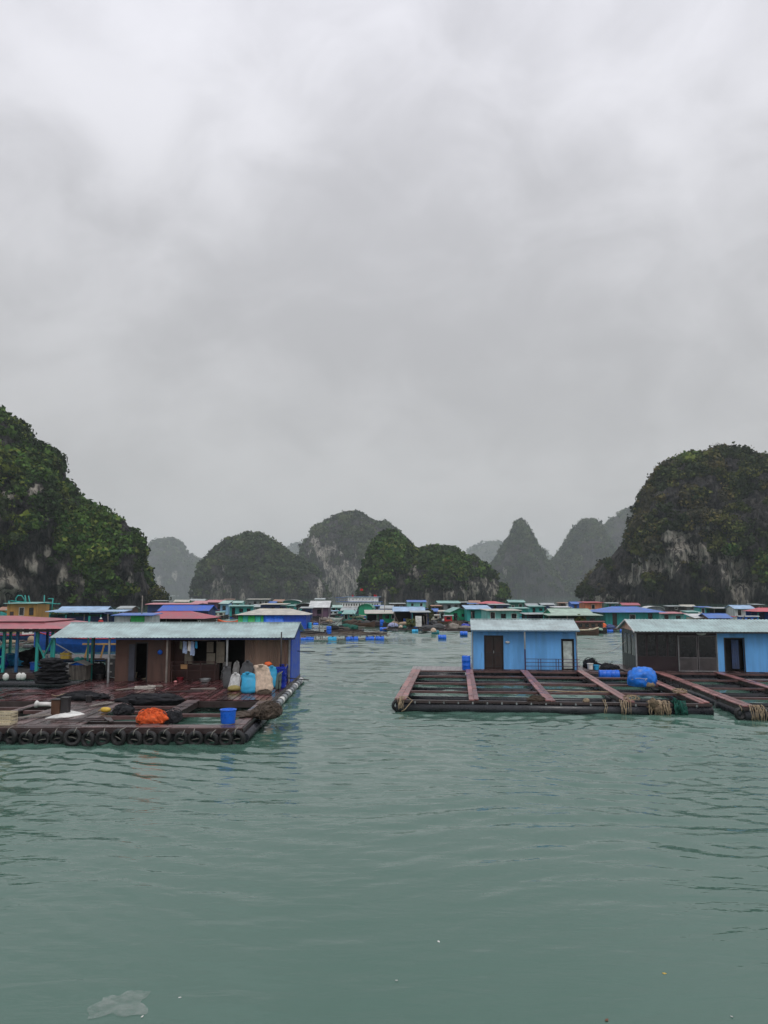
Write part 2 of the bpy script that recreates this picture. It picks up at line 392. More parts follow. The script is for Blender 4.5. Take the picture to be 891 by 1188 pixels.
PAL = {'olive': [(.022,.032,.014),(.045,.060,.018),(.085,.090,.026),(.018,.026,.013),(.095,.080,.030),(.050,.048,.030)],
       'green': [(.018,.034,.012),(.036,.072,.018),(.055,.100,.022),(.022,.048,.015),(.085,.110,.02),(.030,.045,.018)],
       'dull': [(.020,.032,.016),(.045,.070,.024),(.028,.040,.018),(.060,.075,.03)]}
def island(label, D, line, thick, nu, nv, patches, vegbias, pal, crown, ncrown, leafs, seed, steep=.5, amp=1.0, name='limestone_island', bare=(), lush=(), skew=None):
    if D > 700: D, thick, crown = D*1.35, thick*1.35, crown*1.35
    line = sorted(line); X = np.array([PX(p[0], D)*1.0 for p in line]); Z = np.array([max(PZ(p[1], D), -2) for p in line])
    W = X[-1]-X[0]; Hm = Z.max()
    u = np.linspace(0, 1, nu); x = X[0]+W*u; h = np.interp(x, X, Z)
    v = np.linspace(0, 1, nv); ang = PI*v
    XX, VV = np.meshgrid(x, v, indexing='ij'); HH = np.repeat(h[:, None], nv, 1)
    s = np.sin(PI*VV); c = -np.cos(PI*VV)
    sv = np.linspace(.02, .98, 200); cf = (np.sin(PI*sv)**steep)/(1-(thick+.12*Hm*amp)/D*np.maximum(np.cos(PI*sv), 0)**.9); HH = np.maximum(HH/cf.max()-crown*.55, np.minimum(HH, 1.))
    ZZ = HH*np.power(np.clip(s, 1e-4, 1), steep)
    Rr = thick*np.sqrt(np.clip(HH/Hm, .02, 1))
    YY = D + Rr*np.sign(c)*np.power(abs(c), .9)
    P = np.stack([XX.ravel(), YY.ravel(), ZZ.ravel()], 1)
    L = Hm
    so_ = seed*31.7
    q = P/L + so_
    # buttresses: vertical ribs and gullies, then rock relief
    rib = fbm(np.stack([q[:, 0]*5, q[:, 1]*1.2, q[:, 2]*1.1], 1), 4, .5, True)-.55
    rel = fbm(q*9, 5, .58)-.5; big = fbm(q*2.6+5, 3)-.5
    zn = np.clip(P[:, 2]/np.maximum(HH.ravel(), 1), 0, 1)
    front = np.clip(1-zn*.75, .2, 1)
    P2 = P.copy()
    P2[:, 1] -= L*(.32*rib*front + (.30*rel+.11*(fbm(q*34+2, 3, .6)-.5)+.12*(fbm(q*np.array([6, 6, 20])+61, 4, .55)-.5))*front + .45*big*front)*amp*np.sqrt(np.clip(HH.ravel()/Hm, .03, 1))
    side = (fbm(q*7+9, 4, .55)-.5)
    P2[:, 0] += L*.07*side*amp*np.clip(HH.ravel()/Hm*3, 0, 1)
    P2[:, 2] += L*(.07*(fbm(q*16+3, 5, .62)-.5)+.05*(fbm(q*6+23, 3)-.5))*amp*np.clip(P[:, 2]/(.12*L), 0, 1)
    P2[:, 0] += (P2[:, 1]-D)*(x.mean()/D if skew is None else skew)
    # what is bare rock
    px = P2[:, 0]/(P2[:, 1]*1.0059)*F+CX; py = HORIZON-(P2[:, 2]-CAMZ)/P2[:, 1]*F*1.006
    pale = np.zeros(len(P))
    wob = (fbm(np.stack([q[:, 0]*22, q[:, 1]*4, q[:, 2]*9], 1), 4, .6)-.5)*1.7
    for (cx_, cy_, rx_, ry_) in patches:
        pale = np.maximum(pale, 1.15-np.sqrt(((px-cx_)/rx_)**2+((py-cy_)/ry_)**2)*.75+wob)
    pale = np.clip(pale, 0, 1)
    bn = np.zeros(len(P))
    for (cx_, cy_, rx_, ry_) in bare:
        bn = np.maximum(bn, 1.3-np.sqrt(((px-cx_)/rx_)**2+((py-cy_)/ry_)**2)*.9)
    bn = np.clip(bn+wob*.5, 0, 1)
    vn = fbm(np.stack([q[:, 0]*9, q[:, 1]*5, q[:, 2]*9], 1)+40, 5, .6)
    lu = np.zeros(len(P))
    for (cx_, cy_, rx_, ry_) in lush:
        lu = np.maximum(lu, 1.3-np.sqrt(((px-cx_)/rx_)**2+((py-cy_)/ry_)**2)*.9)
    lu = smooth01(lu+wob*.35)
    veg = smooth01((vn-.5)*8+.5+vegbias+(zn-.35)*.9) * (1-smooth01(pale*1.6)) * (1-bn); veg = np.maximum(veg, lu*.95)
    P2[:, 2] = np.where(P2[:, 2] < 1.5, P2[:, 2]-3, P2[:, 2])
    i = np.arange(nu-1)[:, None]*nv; j = np.arange(nv-1)[None, :]
    a = (i+j).ravel(); Q = np.stack([a, a+nv, a+nv+1, a+1], 1)
    me = np_mesh(name, P2-np.array([x.mean(), D, 0]), Q, M_hill, True)
    for nm, arr in (('pale', pale), ('veg', veg)):
        at_ = me.attributes.new(nm, 'FLOAT', 'POINT'); at_.data.foreach_set('value', arr.astype(np.float32))
    o = bpy.data.objects.new(name, me); COL.objects.link(o); o.location = (x.mean(), D, 0)
    tag(o, label, 'island', kind='structure')
    # foliage: many leaf clumps over the green parts
    if ncrown:
        vv = VV.ravel(); r = np.random.default_rng(seed)
        # area weights
        G2 = P2.reshape(nu, nv, 3); du = np.linalg.norm(np.gradient(G2, axis=0), axis=2).ravel(); dvv = np.linalg.norm(np.gradient(G2, axis=1), axis=2).ravel()
        wt = du*dvv*np.where(vv < .62, 1, 0)*np.power(veg, 2)*(P2[:, 2] > 2.5)*(px > -60)*(px < 950)
        idx = r.choice(len(P), ncrown, p=wt/wt.sum())
        C = P2[idx]+r.normal(0, .15*crown, (ncrown, 3))
        size = crown*np.minimum(r.lognormal(0, .42, ncrown), 2.1)*(.6+.5*veg[idx])
        # crowns in a few tones, in drifts
        tones = np.array(PAL[pal]); dn = fbm(q[idx]*7+70, 3); ti = np.clip(((dn-.34)/.32*len(tones)+r.normal(0, .7, ncrown)), 0, len(tones)-1).astype(int)
        tc_ = tones[ti]*r.uniform(.75, 1.7, (ncrown, 1))
        br = np.array([(.05,.115,.02), (.07,.13,.025), (.035,.085,.02), (.11,.14,.03)])[r.integers(0, 4, ncrown)]*r.uniform(.7, 1.3, (ncrown, 1)); tc_ = tc_*(1-lu[idx][:, None])+br*lu[idx][:, None]
        K = leafs
        d = r.normal(size=(ncrown, K, 3)); d /= np.linalg.norm(d, axis=2, keepdims=True)
        d[:, :, 2] = np.where(d[:, :, 2] < 0, d[:, :, 2]*.45, d[:, :, 2])
        rad = r.uniform(.35, 1, (ncrown, K, 1))**.5
        lobes = 1+.35*np.sin(d[:, :, :1]*5+r.uniform(0, 6, (ncrown, 1, 1)))*np.cos(d[:, :, 1:2]*6+r.uniform(0, 6, (ncrown, 1, 1)))
        pos = C[:, None, :]+d*rad*lobes*size[:, None, None]*np.array([1, 1, .8])+np.array([0, 0, 1])*size[:, None, None]*.08
        pos = pos.reshape(-1, 3)
        n = len(pos); ls = np.repeat(size, K)*r.uniform(.16, .34, n)*(26/K)**.5*1.1
        nrm = d.reshape(-1, 3)*.8+r.normal(0, .55, (n, 3)); nrm /= np.linalg.norm(nrm, axis=1, keepdims=True)
        t1 = np.cross(nrm, r.normal(size=(n, 3))); t1 /= np.linalg.norm(t1, axis=1, keepdims=True); t2 = np.cross(nrm, t1)
        a1 = t1*ls[:, None]; a2 = t2*(ls*r.uniform(.6, 1, n))[:, None]
        V = np.stack([pos-a1*.9-a2*.3, pos+a2*.2-a1*.1-a2*1.0, pos+a1-a2*.1, pos+a2], 1).reshape(-1, 3)-np.array([x.mean(), D, 0])
        fm = np_mesh('hillside_foliage', V, np.arange(4*n).reshape(-1, 4), M_leaf, False)
        ca = fm.attributes.new('tone', 'FLOAT_COLOR', 'POINT')
        cols = np.ones((n*4, 4), np.float32); cols[:, :3] = np.repeat(np.repeat(tc_, K, 0)*r.uniform(.85, 1.15, (n, 1)), 4, 0)
        ca.data.foreach_set('color', cols.ravel())
        fo = bpy.data.objects.new('hillside_foliage', fm); COL.objects.link(fo); fo.location = o.location
        tag(fo, 'trees and scrub covering the '+label, 'foliage', kind='stuff')
    return o

island('dark steep limestone island rising at the left edge', 360,
    [(-420,704),(-330,560),(-200,470),(-100,438),(-40,452),(0,476),(12,487),(20,490),(30,508),(45,511),(58,518),(68,533),(75,556),(82,566),(92,576),(105,580),(113,590),(120,584),(130,594),(138,602),(146,597),(154,603),(159,618),(163,640),(170,660),(176,678),(184,704)],
    70, 460, 240, [(8,680,34,22),(40,655,9,22),(76,672,8,20),(42,568,11,8),(58,640,6,10),(100,676,8,8),(10,575,8,5),(155,675,6,12),(118,690,10,7)], -0.08, 'green', 2.0, 13000, 30, 1, steep=.62,
    bare=[(148,612,12,14),(72,550,10,16),(118,592,8,8),(15,650,36,16),(25,590,18,14),(60,690,60,10)], lush=[(98,612,34,26),(112,645,30,22),(75,625,14,20),(30,540,16,8)], skew=-.33)
island('low dark rock outcrop at the foot of the left island', 345, [(168,704),(174,688),(180,685),(186,683),(190,688),(196,692),(201,699),(204,706)], 9, 90, 60, [], -.3, 'olive', 1.2, 130, 30, 2, steep=.5)
island('big domed limestone island with pale cliffs at the right edge', 490,
    [(662,702),(671,696),(674,680),(682,664),(692,656),(706,645),(714,634),(725,622),(734,606),(738,590),(747,577),(752,562),(765,547),(780,535),(795,525),(812,519),(835,516),(855,518),(875,523),(889,530),(905,538),(940,556),(985,590),(1030,640),(1060,702)],
    85, 520, 260, [(762,655,26,15),(800,640,26,14),(786,622,30,8),(855,672,20,26),(842,650,11,22),(728,672,18,7),(740,660,8,8),(880,690,26,7),(700,694,30,3.5),(790,692,70,3.5),(820,612,16,6),(765,572,6,3),(738,598,6,6)], 0.02, 'olive', 2.1, 15000, 30, 3, steep=.55,
    bare=[(715,640,26,20),(690,670,18,24),(735,690,60,8),(815,560,20,8),(860,600,26,10),(770,600,18,7),(800,680,40,8)], lush=[(885,655,14,22),(800,530,22,6),(845,640,10,6)], skew=.31)
island('green humped island with pale cliff faces at its foot', 620,
    [(418,698),(425,675),(429,650),(438,630),(446,620),(452,617),(461,620),(470,630),(480,639),(495,637),(510,635),(525,637),(535,643),(541,652),(545,645),(552,648),(560,656),(570,665),(578,677),(586,698)],
    55, 380, 180, [(446,688,6,12),(494,688,6,10),(518,690,8,7),(548,682,12,13),(570,684,6,12),(480,662,7,8),(428,694,5,7),(560,676,5,8)], 0.25, 'green', 2.3, 8500, 24, 4, steep=.5, amp=.9, bare=[(552,655,6,7),(575,676,6,8),(500,690,50,5)], lush=[(452,640,14,16),(520,655,22,12),(440,670,10,10)])
island('rounded dark green island left of the tallest peak', 820,
    [(222,698),(229,690),(233,672),(240,655),(250,640),(265,628),(285,621),(302,620),(316,629),(330,640),(346,650),(358,657),(366,664),(374,674),(382,698)],
    70, 360, 170, [(254,684,7,14),(268,688,4,9),(283,690,5,7),(372,684,5,10),(262,660,4,6)], 0.2, 'dull', 2.8, 7500, 20, 5, steep=.52, amp=.9, bare=[(370,685,10,14)])
island('tallest central peak with grey cliffs in thin mist', 1150,
    [(334,698),(342,670),(350,645),(357,626),(368,613),(384,602),(400,596),(412,594),(424,599),(434,607),(447,607),(457,613),(466,626),(478,650),(492,698)],
    110, 360, 170, [(404,672,36,22),(380,640,22,12),(430,660,16,18),(365,628,6,10),(392,690,40,9),(345,690,8,8)], 0.0, 'dull', 3.2, 6000, 18, 6, steep=.5, amp=.9)
island('cone shaped green peak in thin mist', 1450,
    [(548,698),(560,680),(568,665),(575,650),(585,634),(595,618),(600,606),(605,601),(610,609),(618,627),(626,640),(634,654),(648,672),(666,698)],
    120, 280, 150, [(567,690,6,8),(585,664,2,5)], 0.3, 'dull', 3.4, 4500, 16, 7, steep=.55, amp=.7)
island('misty green ridge with a pointed top left of the right island', 1650,
    [(600,698),(622,680),(636,655),(648,642),(660,624),(668,611),(677,603),(686,600),(694,607),(702,622),(715,645),(740,670),(770,698)],
    140, 280, 150, [], 0.35, 'dull', 3.8, 4000, 16, 8, steep=.6, amp=.6)
island('misty shoulder ridge behind the pointed green ridge', 2000,
    [(655,698),(670,650),(686,618),(697,612),(712,602),(726,592),(742,584),(765,578),(800,610),(850,698)],
    160, 200, 120, [], 0.4, 'dull', 4.5, 3000, 14, 9, steep=.6, amp=.6)
island('pale misty island behind the left island', 2700,
    [(130,698),(150,672),(162,655),(170,640),(177,630),(188,626),(202,625),(210,629),(216,640),(226,646),(240,650),(256,656),(275,670),(300,698)],
    250, 240, 120, [(186,676,5,10),(205,668,3,6)], 0.2, 'dull', 6.0, 3000, 14, 10, steep=.55, amp=.6)
island('faint double hump far away behind the central peaks', 3900, [(270,698),(300,645),(315,632),(322,631),(332,638),(345,629),(352,628),(368,640),(420,698)], 300, 120, 70, [], .4, 'dull', 12, 500, 14, 11, steep=.6, amp=.4)
island('faint far hill fading into mist left of the cone peak', 3900, [(520,698),(538,650),(548,636),(560,630),(572,628),(584,632),(600,650),(625,698)], 300, 120, 70, [], .4, 'dull', 12, 500, 14, 12, steep=.6, amp=.4)
island('faint far hill showing right of the cone peak', 4100, [(600,698),(612,650),(620,639),(628,638),(638,645),(660,698)], 260, 100, 70, [], .4, 'dull', 12, 400, 14, 13, steep=.6, amp=.4)

# ------------------------------------------------------------------ haze
def haze():
    m = bpy.data.materials.new('haze_air'); m.use_nodes = True; t = m.node_tree; t.nodes.clear()
    o = t.nodes.new('ShaderNodeOutputMaterial'); p = t.nodes.new('ShaderNodeVolumePrincipled')
    p.inputs['Color'].default_value = (.92, .96, 1, 1); p.inputs['Density'].default_value = .00014; p.inputs['Anisotropy'].default_value = .15
    t.links.new(p.outputs[0], o.inputs['Volume'])
    mb = MB().box(-6500, 6500, -300, 6500, -10, 420)
    solo('haze', mb, m, 'thin grey mist in the air over the bay', 'haze', kind='stuff')
haze()

#@@PART2
# ================================================================== building helpers
def wall_open(mb, x0, x1, y0, y1, z0, z1, holes=()):
    """wall along x from y0 to y1 thick, with rectangular holes (hx0,hx1,hz0,hz1)"""
    xs = sorted({x0, x1, *[h[0] for h in holes], *[h[1] for h in holes]}); zs = sorted({z0, z1, *[h[2] for h in holes], *[h[3] for h in holes]})
    for i in range(len(xs)-1):
        run = None
        for j in range(len(zs)-1):
            cx_, cz_ = (xs[i]+xs[i+1])/2, (zs[j]+zs[j+1])/2
            solid = not any(h[0] < cx_ < h[1] and h[2] < cz_ < h[3] for h in holes)
            if solid: run = run if run is not None else zs[j]
            if run is not None and (not solid or j == len(zs)-2):
                mb.box(xs[i], xs[i+1], y0, y1, run, zs[j+1] if solid else zs[j]); run = None
    return mb
def planks(mb, x0, x1, y0, y1, z, w=.24, th=.035, along='y', gap=.012, seg=3.4, jit=.006):
    r = random
    a0, a1, b0, b1 = (x0, x1, y0, y1) if along == 'y' else (y0, y1, x0, x1)
    n = max(1, round((a1-a0)/w)); ww = (a1-a0)/n
    for i in range(n):
        a = a0+i*ww; b = b0; off = r.uniform(.3, 1)*seg
        while b < b1-.02:
            e = min(b1, b+off); off = seg*r.uniform(.8, 1.2)
            if b1-e < .4: e = b1
            dz = r.uniform(-jit, jit)
            if along == 'y': mb.box(a+gap/2, a+ww-gap/2, b+.004, e-.004, z-th+dz, z+dz)
            else: mb.box(b+.004, e-.004, a+gap/2, a+ww-gap/2, z-th+dz, z+dz)
            b = e
    return mb
def corr(mb, x0, x1, p0, p1, pitch=.19, amp=.018):
    """corrugated slope spanning x0..x1 between (y,z) p0 and p1"""
    n = max(2, int((x1-x0)/pitch*4)); 
    vs = []; L = Vector((0, p1[0]-p0[0], p1[1]-p0[1])); nr = Vector((1, 0, 0)).cross(L).normalized()
    if nr.z < 0: nr = -nr
    for (yy, zz) in (p0, p1):
        for i in range(n+1):
            x = x0+(x1-x0)*i/n; o = amp*math.sin(2*PI*i/4)
            vs += [Vector((x, yy, zz))+nr*(o+.008), Vector((x, yy, zz))+nr*(o-.008)]
    k = 2*(n+1); fs = []
    for i in range(n):
        a = 2*i; fs += [(a, a+2, a+2+k, a+k), (a+1, a+1+k, a+3+k, a+3), (a, a+1, a+3, a+2), (a+k, a+2+k, a+3+k, a+1+k)]
    fs += [(0, k, k+1, 1), (2*n, 2*n+1, 2*n+1+k, 2*n+k)]
    return mb.add(vs, fs)
def torus(mb, c, Rr, r, axis='y', n=28, m=10, ry=0, squash=1.):
    vs = []
    for i in range(n):
        t = 2*PI*i/n
        for j in range(m):
            p = 2*PI*j/m; rr = Rr+r*math.cos(p); h = r*1.25*math.sin(p)
            if axis == 'y': q = (rr*math.cos(t), h, rr*math.sin(t)*squash)
            elif axis == 'z': q = (rr*math.cos(t), rr*math.sin(t)*squash, h)
            else: q = (h, rr*math.cos(t), rr*math.sin(t)*squash)
            vs.append(Vector(c)+Vector(q))
    fs = [(i*m+j, ((i+1) % n)*m+j, ((i+1) % n)*m+(j+1) % m, i*m+(j+1) % m) for i in range(n) for j in range(m)]
    return mb.add(vs, fs, True)
def lump(mb, c, d, seed=0, amp=.3, freq=2.2, sub=4, flat=.0, fold=0.):
    import bmesh
    bm = bmesh.new(); bmesh.ops.create_icosphere(bm, subdivisions=sub, radius=1)
    P = np.array([v.co[:] for v in bm.verts]); q = P*freq+seed*7.7
    k = 1+amp*(fbm(q, 5, .55)-.5)*2+fold*(fbm(q*np.array([2.5, 2.5, .8]), 3, .5, True)-.5)
    P = P*k[:, None]
    if flat: P[:, 2] = np.where(P[:, 2] < -flat, -flat+(P[:, 2]+flat)*.1, P[:, 2])
    P = P*np.array(d)+np.array(c)
    fs = [tuple(v.index for v in f.verts) for f in bm.faces]; bm.free()
    return mb.add([tuple(p) for p in P], fs, True)
def tangle(mb, c, d, n=14, r=.012, seed=0, steps=14):
    """loops of rope or net cord wound over a heap"""
    rr = random.Random(seed)
    for _ in range(n):
        ax = Vector((rr.uniform(-1, 1), rr.uniform(-1, 1), rr.uniform(-.3, 1))).normalized(); b = ax.orthogonal().normalized(); e = ax.cross(b)
        t0 = rr.uniform(0, 6); sp = rr.uniform(2, 5.5); k = rr.uniform(.75, 1.08); o = ax*rr.uniform(-.5, .5)
        pts = []
        for i in range(steps):
            t = t0+sp*i/(steps-1); p = (b*math.cos(t)+e*math.sin(t))*k*math.sqrt(max(.1, 1-o.length**2))+o
            p += Vector((rr.uniform(-1, 1), rr.uniform(-1, 1), rr.uniform(-1, 1)))*.05
            pts.append(Vector((c[0]+p.x*d[0], c[1]+p.y*d[1], max(c[2]+p.z*d[2], c[2]-d[2]*.55))))
        mb.tube(pts, r, 5)
    return mb
def heap(name, label, cat, loc, d, m, seed, ropes=None, amp=.3, flat=.35, group=None, m2=None, fold=.35):
    t = thing(name, label, cat, loc, 0, group)
    mb = MB(); rr = random.Random(seed)
    if 'net' in name or 'goods' in name:
        lump(mb, (0, 0, d[2]*flat*.8), (d[0]*.92, d[1]*.92, d[2]*.78), seed, amp*1.3, 2.6, 4, flat, fold)
        for q in range(7):
            an = rr.uniform(0, 6.3); k = rr.uniform(.25, .72); sc = rr.uniform(.28, .5)
            lump(mb, (math.cos(an)*k*d[0], math.sin(an)*k*d[1], d[2]*(.95-k*.9)), (d[0]*sc, d[1]*sc, min(d[2]*sc*1.1, d[0]*.5)), seed+q+1, .5, 3, 3, 0, .5)
    else: lump(mb, (0, 0, d[2]*flat), d, seed, amp, 2.0, 4, flat, fold)
    mb.build('net_pile' if 'net' in name else 'bundle', m, t)
    if ropes: tangle(MB(), (0, 0, d[2]*flat), [x*1.03 for x in d], ropes, .014, seed).build('cord', m2 or m, t)
    return t
def sack(name, label, loc, wd, ht, m, seed=0, lean=0., rz=0., tie=True, group=None, fat=.62, tm=None):
    t = thing(name, label, 'sack', loc, rz, group)
    n, k = 22, 20; vs = []; r_ = random.Random(seed*13+1); sx = r_.uniform(-.12, .12)
    for i in range(k+1):
        v = i/k; prof = (1-abs(2*v-1)**6)**.32*(1.04-.20*v); rad = wd/2*max(prof, .5 if i == 0 else .12)
        dep = fat*(.45+.55*math.sin(PI*min(1, v*1.15+.12))**.6 if v*1.15+.12 < 1 else .45)
        for j in range(n):
            a = 2*PI*j/n; sq = (abs(math.cos(a))**2.4+abs(math.sin(a))**2.4)**(-1/2.4)
            x = rad*sq*math.cos(a); y = rad*dep*sq*math.sin(a); bend = math.sin(v*2.2)*.5
            vs.append((x+sx*v*ht+.05*wd*math.sin(v*5+seed), y+lean*bend*2*ht, v*ht*.94+.03*ht*math.cos(a*2+seed)*v))
    P = np.array(vs); nz = (fbm(P*np.array([6, 6, 4])+seed*9, 4, .55)-.5); nz2 = fbm(P*np.array([14, 14, 5])+seed, 3, .5, True)-.5
    cxy = np.array([0, 0, 0]); rr = np.stack([P[:, 0], P[:, 1]-lean*P[:, 2], 0*P[:, 0]], 1)
    P = P+rr*(nz*.5+nz2*.22)[:, None]; P[:, 1] += nz*.08; P[:, 2] *= (1+nz*.12)
    fs = [(i*n+j, i*n+(j+1) % n, (i+1)*n+(j+1) % n, (i+1)*n+j) for i in range(k) for j in range(n)]
    fs += [tuple(range(n))[::-1], tuple(k*n+j for j in range(n))]
    mb = MB(); mb.add([tuple(p) for p in P], fs, True); mb.build('sack_body', m, t)
    if tie:
        top = P[k*n:].mean(0); e = MB(); M = Matrix.Translation(top-np.array([0, 0, .02]))
        e.lathe([(.07*wd/.5, -.03), (.05*wd/.5, .01), (.08*wd/.5, .05), (.07*wd/.5, .06)], M, 10); e.build('tied_neck', tm or m, t)
    return t
def barrel_mb(r=.29, L=.88, lying=True, rz=0, c=(0, 0, 0)):
    M = Matrix.Translation(c) @ (Matrix.Rotation(rz, 4, 'Z') @ Matrix.Rotation(PI/2, 4, 'Y') @ Matrix.Translation((0, 0, -L/2)) if lying else Matrix.Identity(4))
    return MB().lathe([(r*.9, 0), (r*.97, .02), (r, .06), (r, L*.30), (r*1.05, L*.33), (r, L*.36), (r, L*.64), (r*1.05, L*.67), (r, L*.70), (r, L-.06), (r*.97, L-.02), (r*.9, L), (r*.85, L-.015)], M, 20)
def barrel(label, loc, r=.29, L=.88, lying=True, rz=0, m=None, group=None):
    t = thing('plastic_drum', label, 'drum', loc, rz, group)
    barrel_mb(r, L, lying, 0, (0, 0, r if lying else 0)).build('drum_body', m or M_blue_pl, t)
    cap = MB()
    if lying: cap.lathe([(.05, 0), (.05, .03)], Matrix.Translation((L/2-.012, 0, r*1.4)) @ Matrix.Rotation(PI/2, 4, 'Y'), 10)
    else: cap.lathe([(.05, 0), (.05, .03)], Matrix.Translation((r*.5, 0, L-.012)), 10)
    cap.build('bung', M_white, t); return t

# ================================================================== left fish farm raft
XR = -4.85
t = raftL = thing('fish_farm_raft', 'big brown plank fish farm raft at the left with tyres along its front', 'raft', (-12, 26, 0))
def LW(mb): return mb.move((12, -26, 0))
mb = MB(); planks(mb, -23, -15.6, 33.3, 37.0, .5, gap=.035, jit=.012); planks(mb, -15.6, XR, 33.3, 44.4, .5, gap=.035, jit=.012); LW(mb).build('main_deck', M_deck, t)
mb = MB(); planks(mb, -13.35, -10.6, 27.2, 32.9, .49, w=.23, seg=2.6, jit=.015); LW(mb).build('net_platform', M_deck2, t)
for (x0, x1) in ((-14.6, -14.2), (-8.45, -7.9), (XR-.5, XR)):
    mb = MB(); planks(mb, x0, x1, 27.2, 33.3, .5, w=.24, seg=1.2, jit=.01); LW(mb).build('walkway', M_deck2, t)
    mb = MB(); mb.box(x0+.06, x1-.06, 27.2, 33.2, .22, .44); LW(mb).build('beam', M_beam, t)
mb = MB(); planks(mb, -23, XR, 26.5, 27.15, .50, w=.22, along='x', seg=2.8, jit=.012); LW(mb).build('front_walkway', M_deck2, t)
mb = MB(); mb.box(-23, XR, 26.45, 26.53, .3, .46); mb.box(-23, XR, 27.1, 27.18, .26, .455); LW(mb).build('front_beam', M_beam, t)
for (yy, a, b) in ((28.1, -23, -14.6), (29.9, -23, -14.6), (31.5, -23, -14.6), (28.4, -14.2, -13.35), (30.6, -14.2, -13.35), (28.0, -10.6, -8.45), (29.2, -10.6, -8.45), (30.5, -10.6, -8.45), (31.8, -10.6, -8.45), (29.8, -7.9, XR-.5)):
    mb = MB(); mb.box(a, b, yy-.09, yy+.09, .34, .46+random.uniform(-.01, .01)); LW(mb).build('beam', M_beam_red if yy > 29 else M_beam, t)
mb = MB(); mb.box(-23, XR, 33.2, 33.29, .2, .46); mb.box(XR-.02, XR+.04, 26.55, 44.4, .28, .46); mb.box(-23, XR, 44.4, 44.48, .2, .46); LW(mb).build('edge_beam', M_beam, t)
for yy in (36, 39, 42):
    mb = MB(); mb.tube([(-23, yy, .15), (XR, yy, .15)], .2, 12); LW(mb).build('float_pipe', M_pipe, t)
mb = MB(); mb.tube([(-23, 26.85, .1), (XR-.1, 26.85, .1)], .22, 14); LW(mb).build('float_pipe', M_pipe, t)
mb = MB(); mb.tube([(XR+.12, 26.45, .16), (XR+.12, 30, .16), (XR+.13, 36, .17), (XR+.12, 44.3, .16)], .15, 14); LW(mb).build('float_pipe', M_pipe, t)
for i in range(13):                                   # pale wrapping and lashings on the side pipe
    y = 32.6+i*.9; mb = MB(); mb.tube([(XR+.12, y, .165), (XR+.12, y+.45+random.random()*.3, .165)], .165, 12); LW(mb).build('pipe_wrap', M_steel if i % 3 else M_white, t)
for k, x in enumerate(np.arange(-22.6, -5, .95)):    # fish nets hung in the pens show as dark rims
    pass
# tyres
G_T = 'tyre fenders hanging along the front of the left raft'
tt = None; xs_ = [PX(p, 26.25) for p in (-24, -7, 9, 27, 44, 62, 79, 96, 114, 130, 148, 166, 183, 199, 218, 234, 252, 268, 281)]
for i, x in enumerate(xs_):
    if tt is None:
        tt = thing('tyre_fender', 'black tyre in the even row along the left raft front edge', 'tyre', (0, 0, 0), 0, G_T)
        mb = MB(); torus(mb, (0, 0, 0), .20, .068, n=32, m=12)
        mb.build('tyre', M_rubber, tt)
        tr = MB(); torus(tr, (0, -.055, 0), .17, .02, n=28, m=6); torus(tr, (0, -.05, 0), .245, .012, n=28, m=6); tr.build('bead', M_rubber, tt)
        rp = MB(); rp.tube([(0, -.09, .14), (.01, -.1, .2), (.02, -.05, .285), (.03, .12, .32)], .011, 6); rp.tube([(-.12, -.03, 0), (0, -.05, .01), (.12, -.03, -.01)], .009, 6); rp.build('lashing', mat('dirty_grey_rope', (.26,.25,.22), rough=.9, grime=.5, scale=12), tt)
        KIDS[tt.name] = list(tt.children); bpy.context.view_layer.update(); kids0 = [o for o in bpy.data.objects if o.parent == tt]
        o = tt
    else:
        o = tt.copy(); COL.objects.link(o)
        for kk in kids0:
            c = kk.copy(); COL.objects.link(c); c.parent = o
    o.location = (x, 26.2, .2+random.uniform(-.06, .04)); o.rotation_euler = (R(random.uniform(-10, 10)), R(random.uniform(-25, 25)), R(random.uniform(-26, 26)))
    s = random.uniform(.88, 1.16); o.scale = (s, s, s)

# ------------------------------------------------------------------ brown house on the left raft
ZD = .5
t = hl = thing('raft_house', 'long brown house with pale aqua sheet roof and blue right end on the left raft', 'house', (-10, 40.4, ZD))
def LH(mb): return mb.move((10, -40.4, -ZD))
YF = 40.4
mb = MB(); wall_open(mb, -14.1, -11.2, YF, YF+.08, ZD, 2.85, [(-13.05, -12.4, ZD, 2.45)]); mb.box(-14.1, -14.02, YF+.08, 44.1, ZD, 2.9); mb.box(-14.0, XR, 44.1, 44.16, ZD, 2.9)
mb.box(-11.27, -11.2, YF+.08, 41.15, ZD, 2.85)
LH(mb).build('front_wall', M_brown_wall, t)
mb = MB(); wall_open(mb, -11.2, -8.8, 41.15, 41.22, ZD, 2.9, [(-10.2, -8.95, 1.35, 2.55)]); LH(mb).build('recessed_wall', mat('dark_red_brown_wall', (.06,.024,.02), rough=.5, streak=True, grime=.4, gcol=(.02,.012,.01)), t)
mb = MB()                                              # tan corrugated panel, ribs upright
n = 96
for i in range(n):
    x = -7.3+(XR-.02+7.3)*i/n; x2 = -7.3+(XR-.02+7.3)*(i+1)/n; o = .02*(i % 4 in (0, 1)); o2 = .02*((i+1) % 4 in (0, 1))
    mb.add([(x, YF-o, ZD), (x2, YF-o2, ZD), (x2, YF-o2, 2.84), (x, YF-o, 2.84)], [(0, 1, 2, 3)]); mb.add([(x, YF+.05, ZD), (x2, YF+.05, ZD), (x2, YF+.05, 2.84), (x, YF+.05, 2.84)], [(3, 2, 1, 0)])
LH(mb).build('corrugated_wall', M_tan_sheet, t)
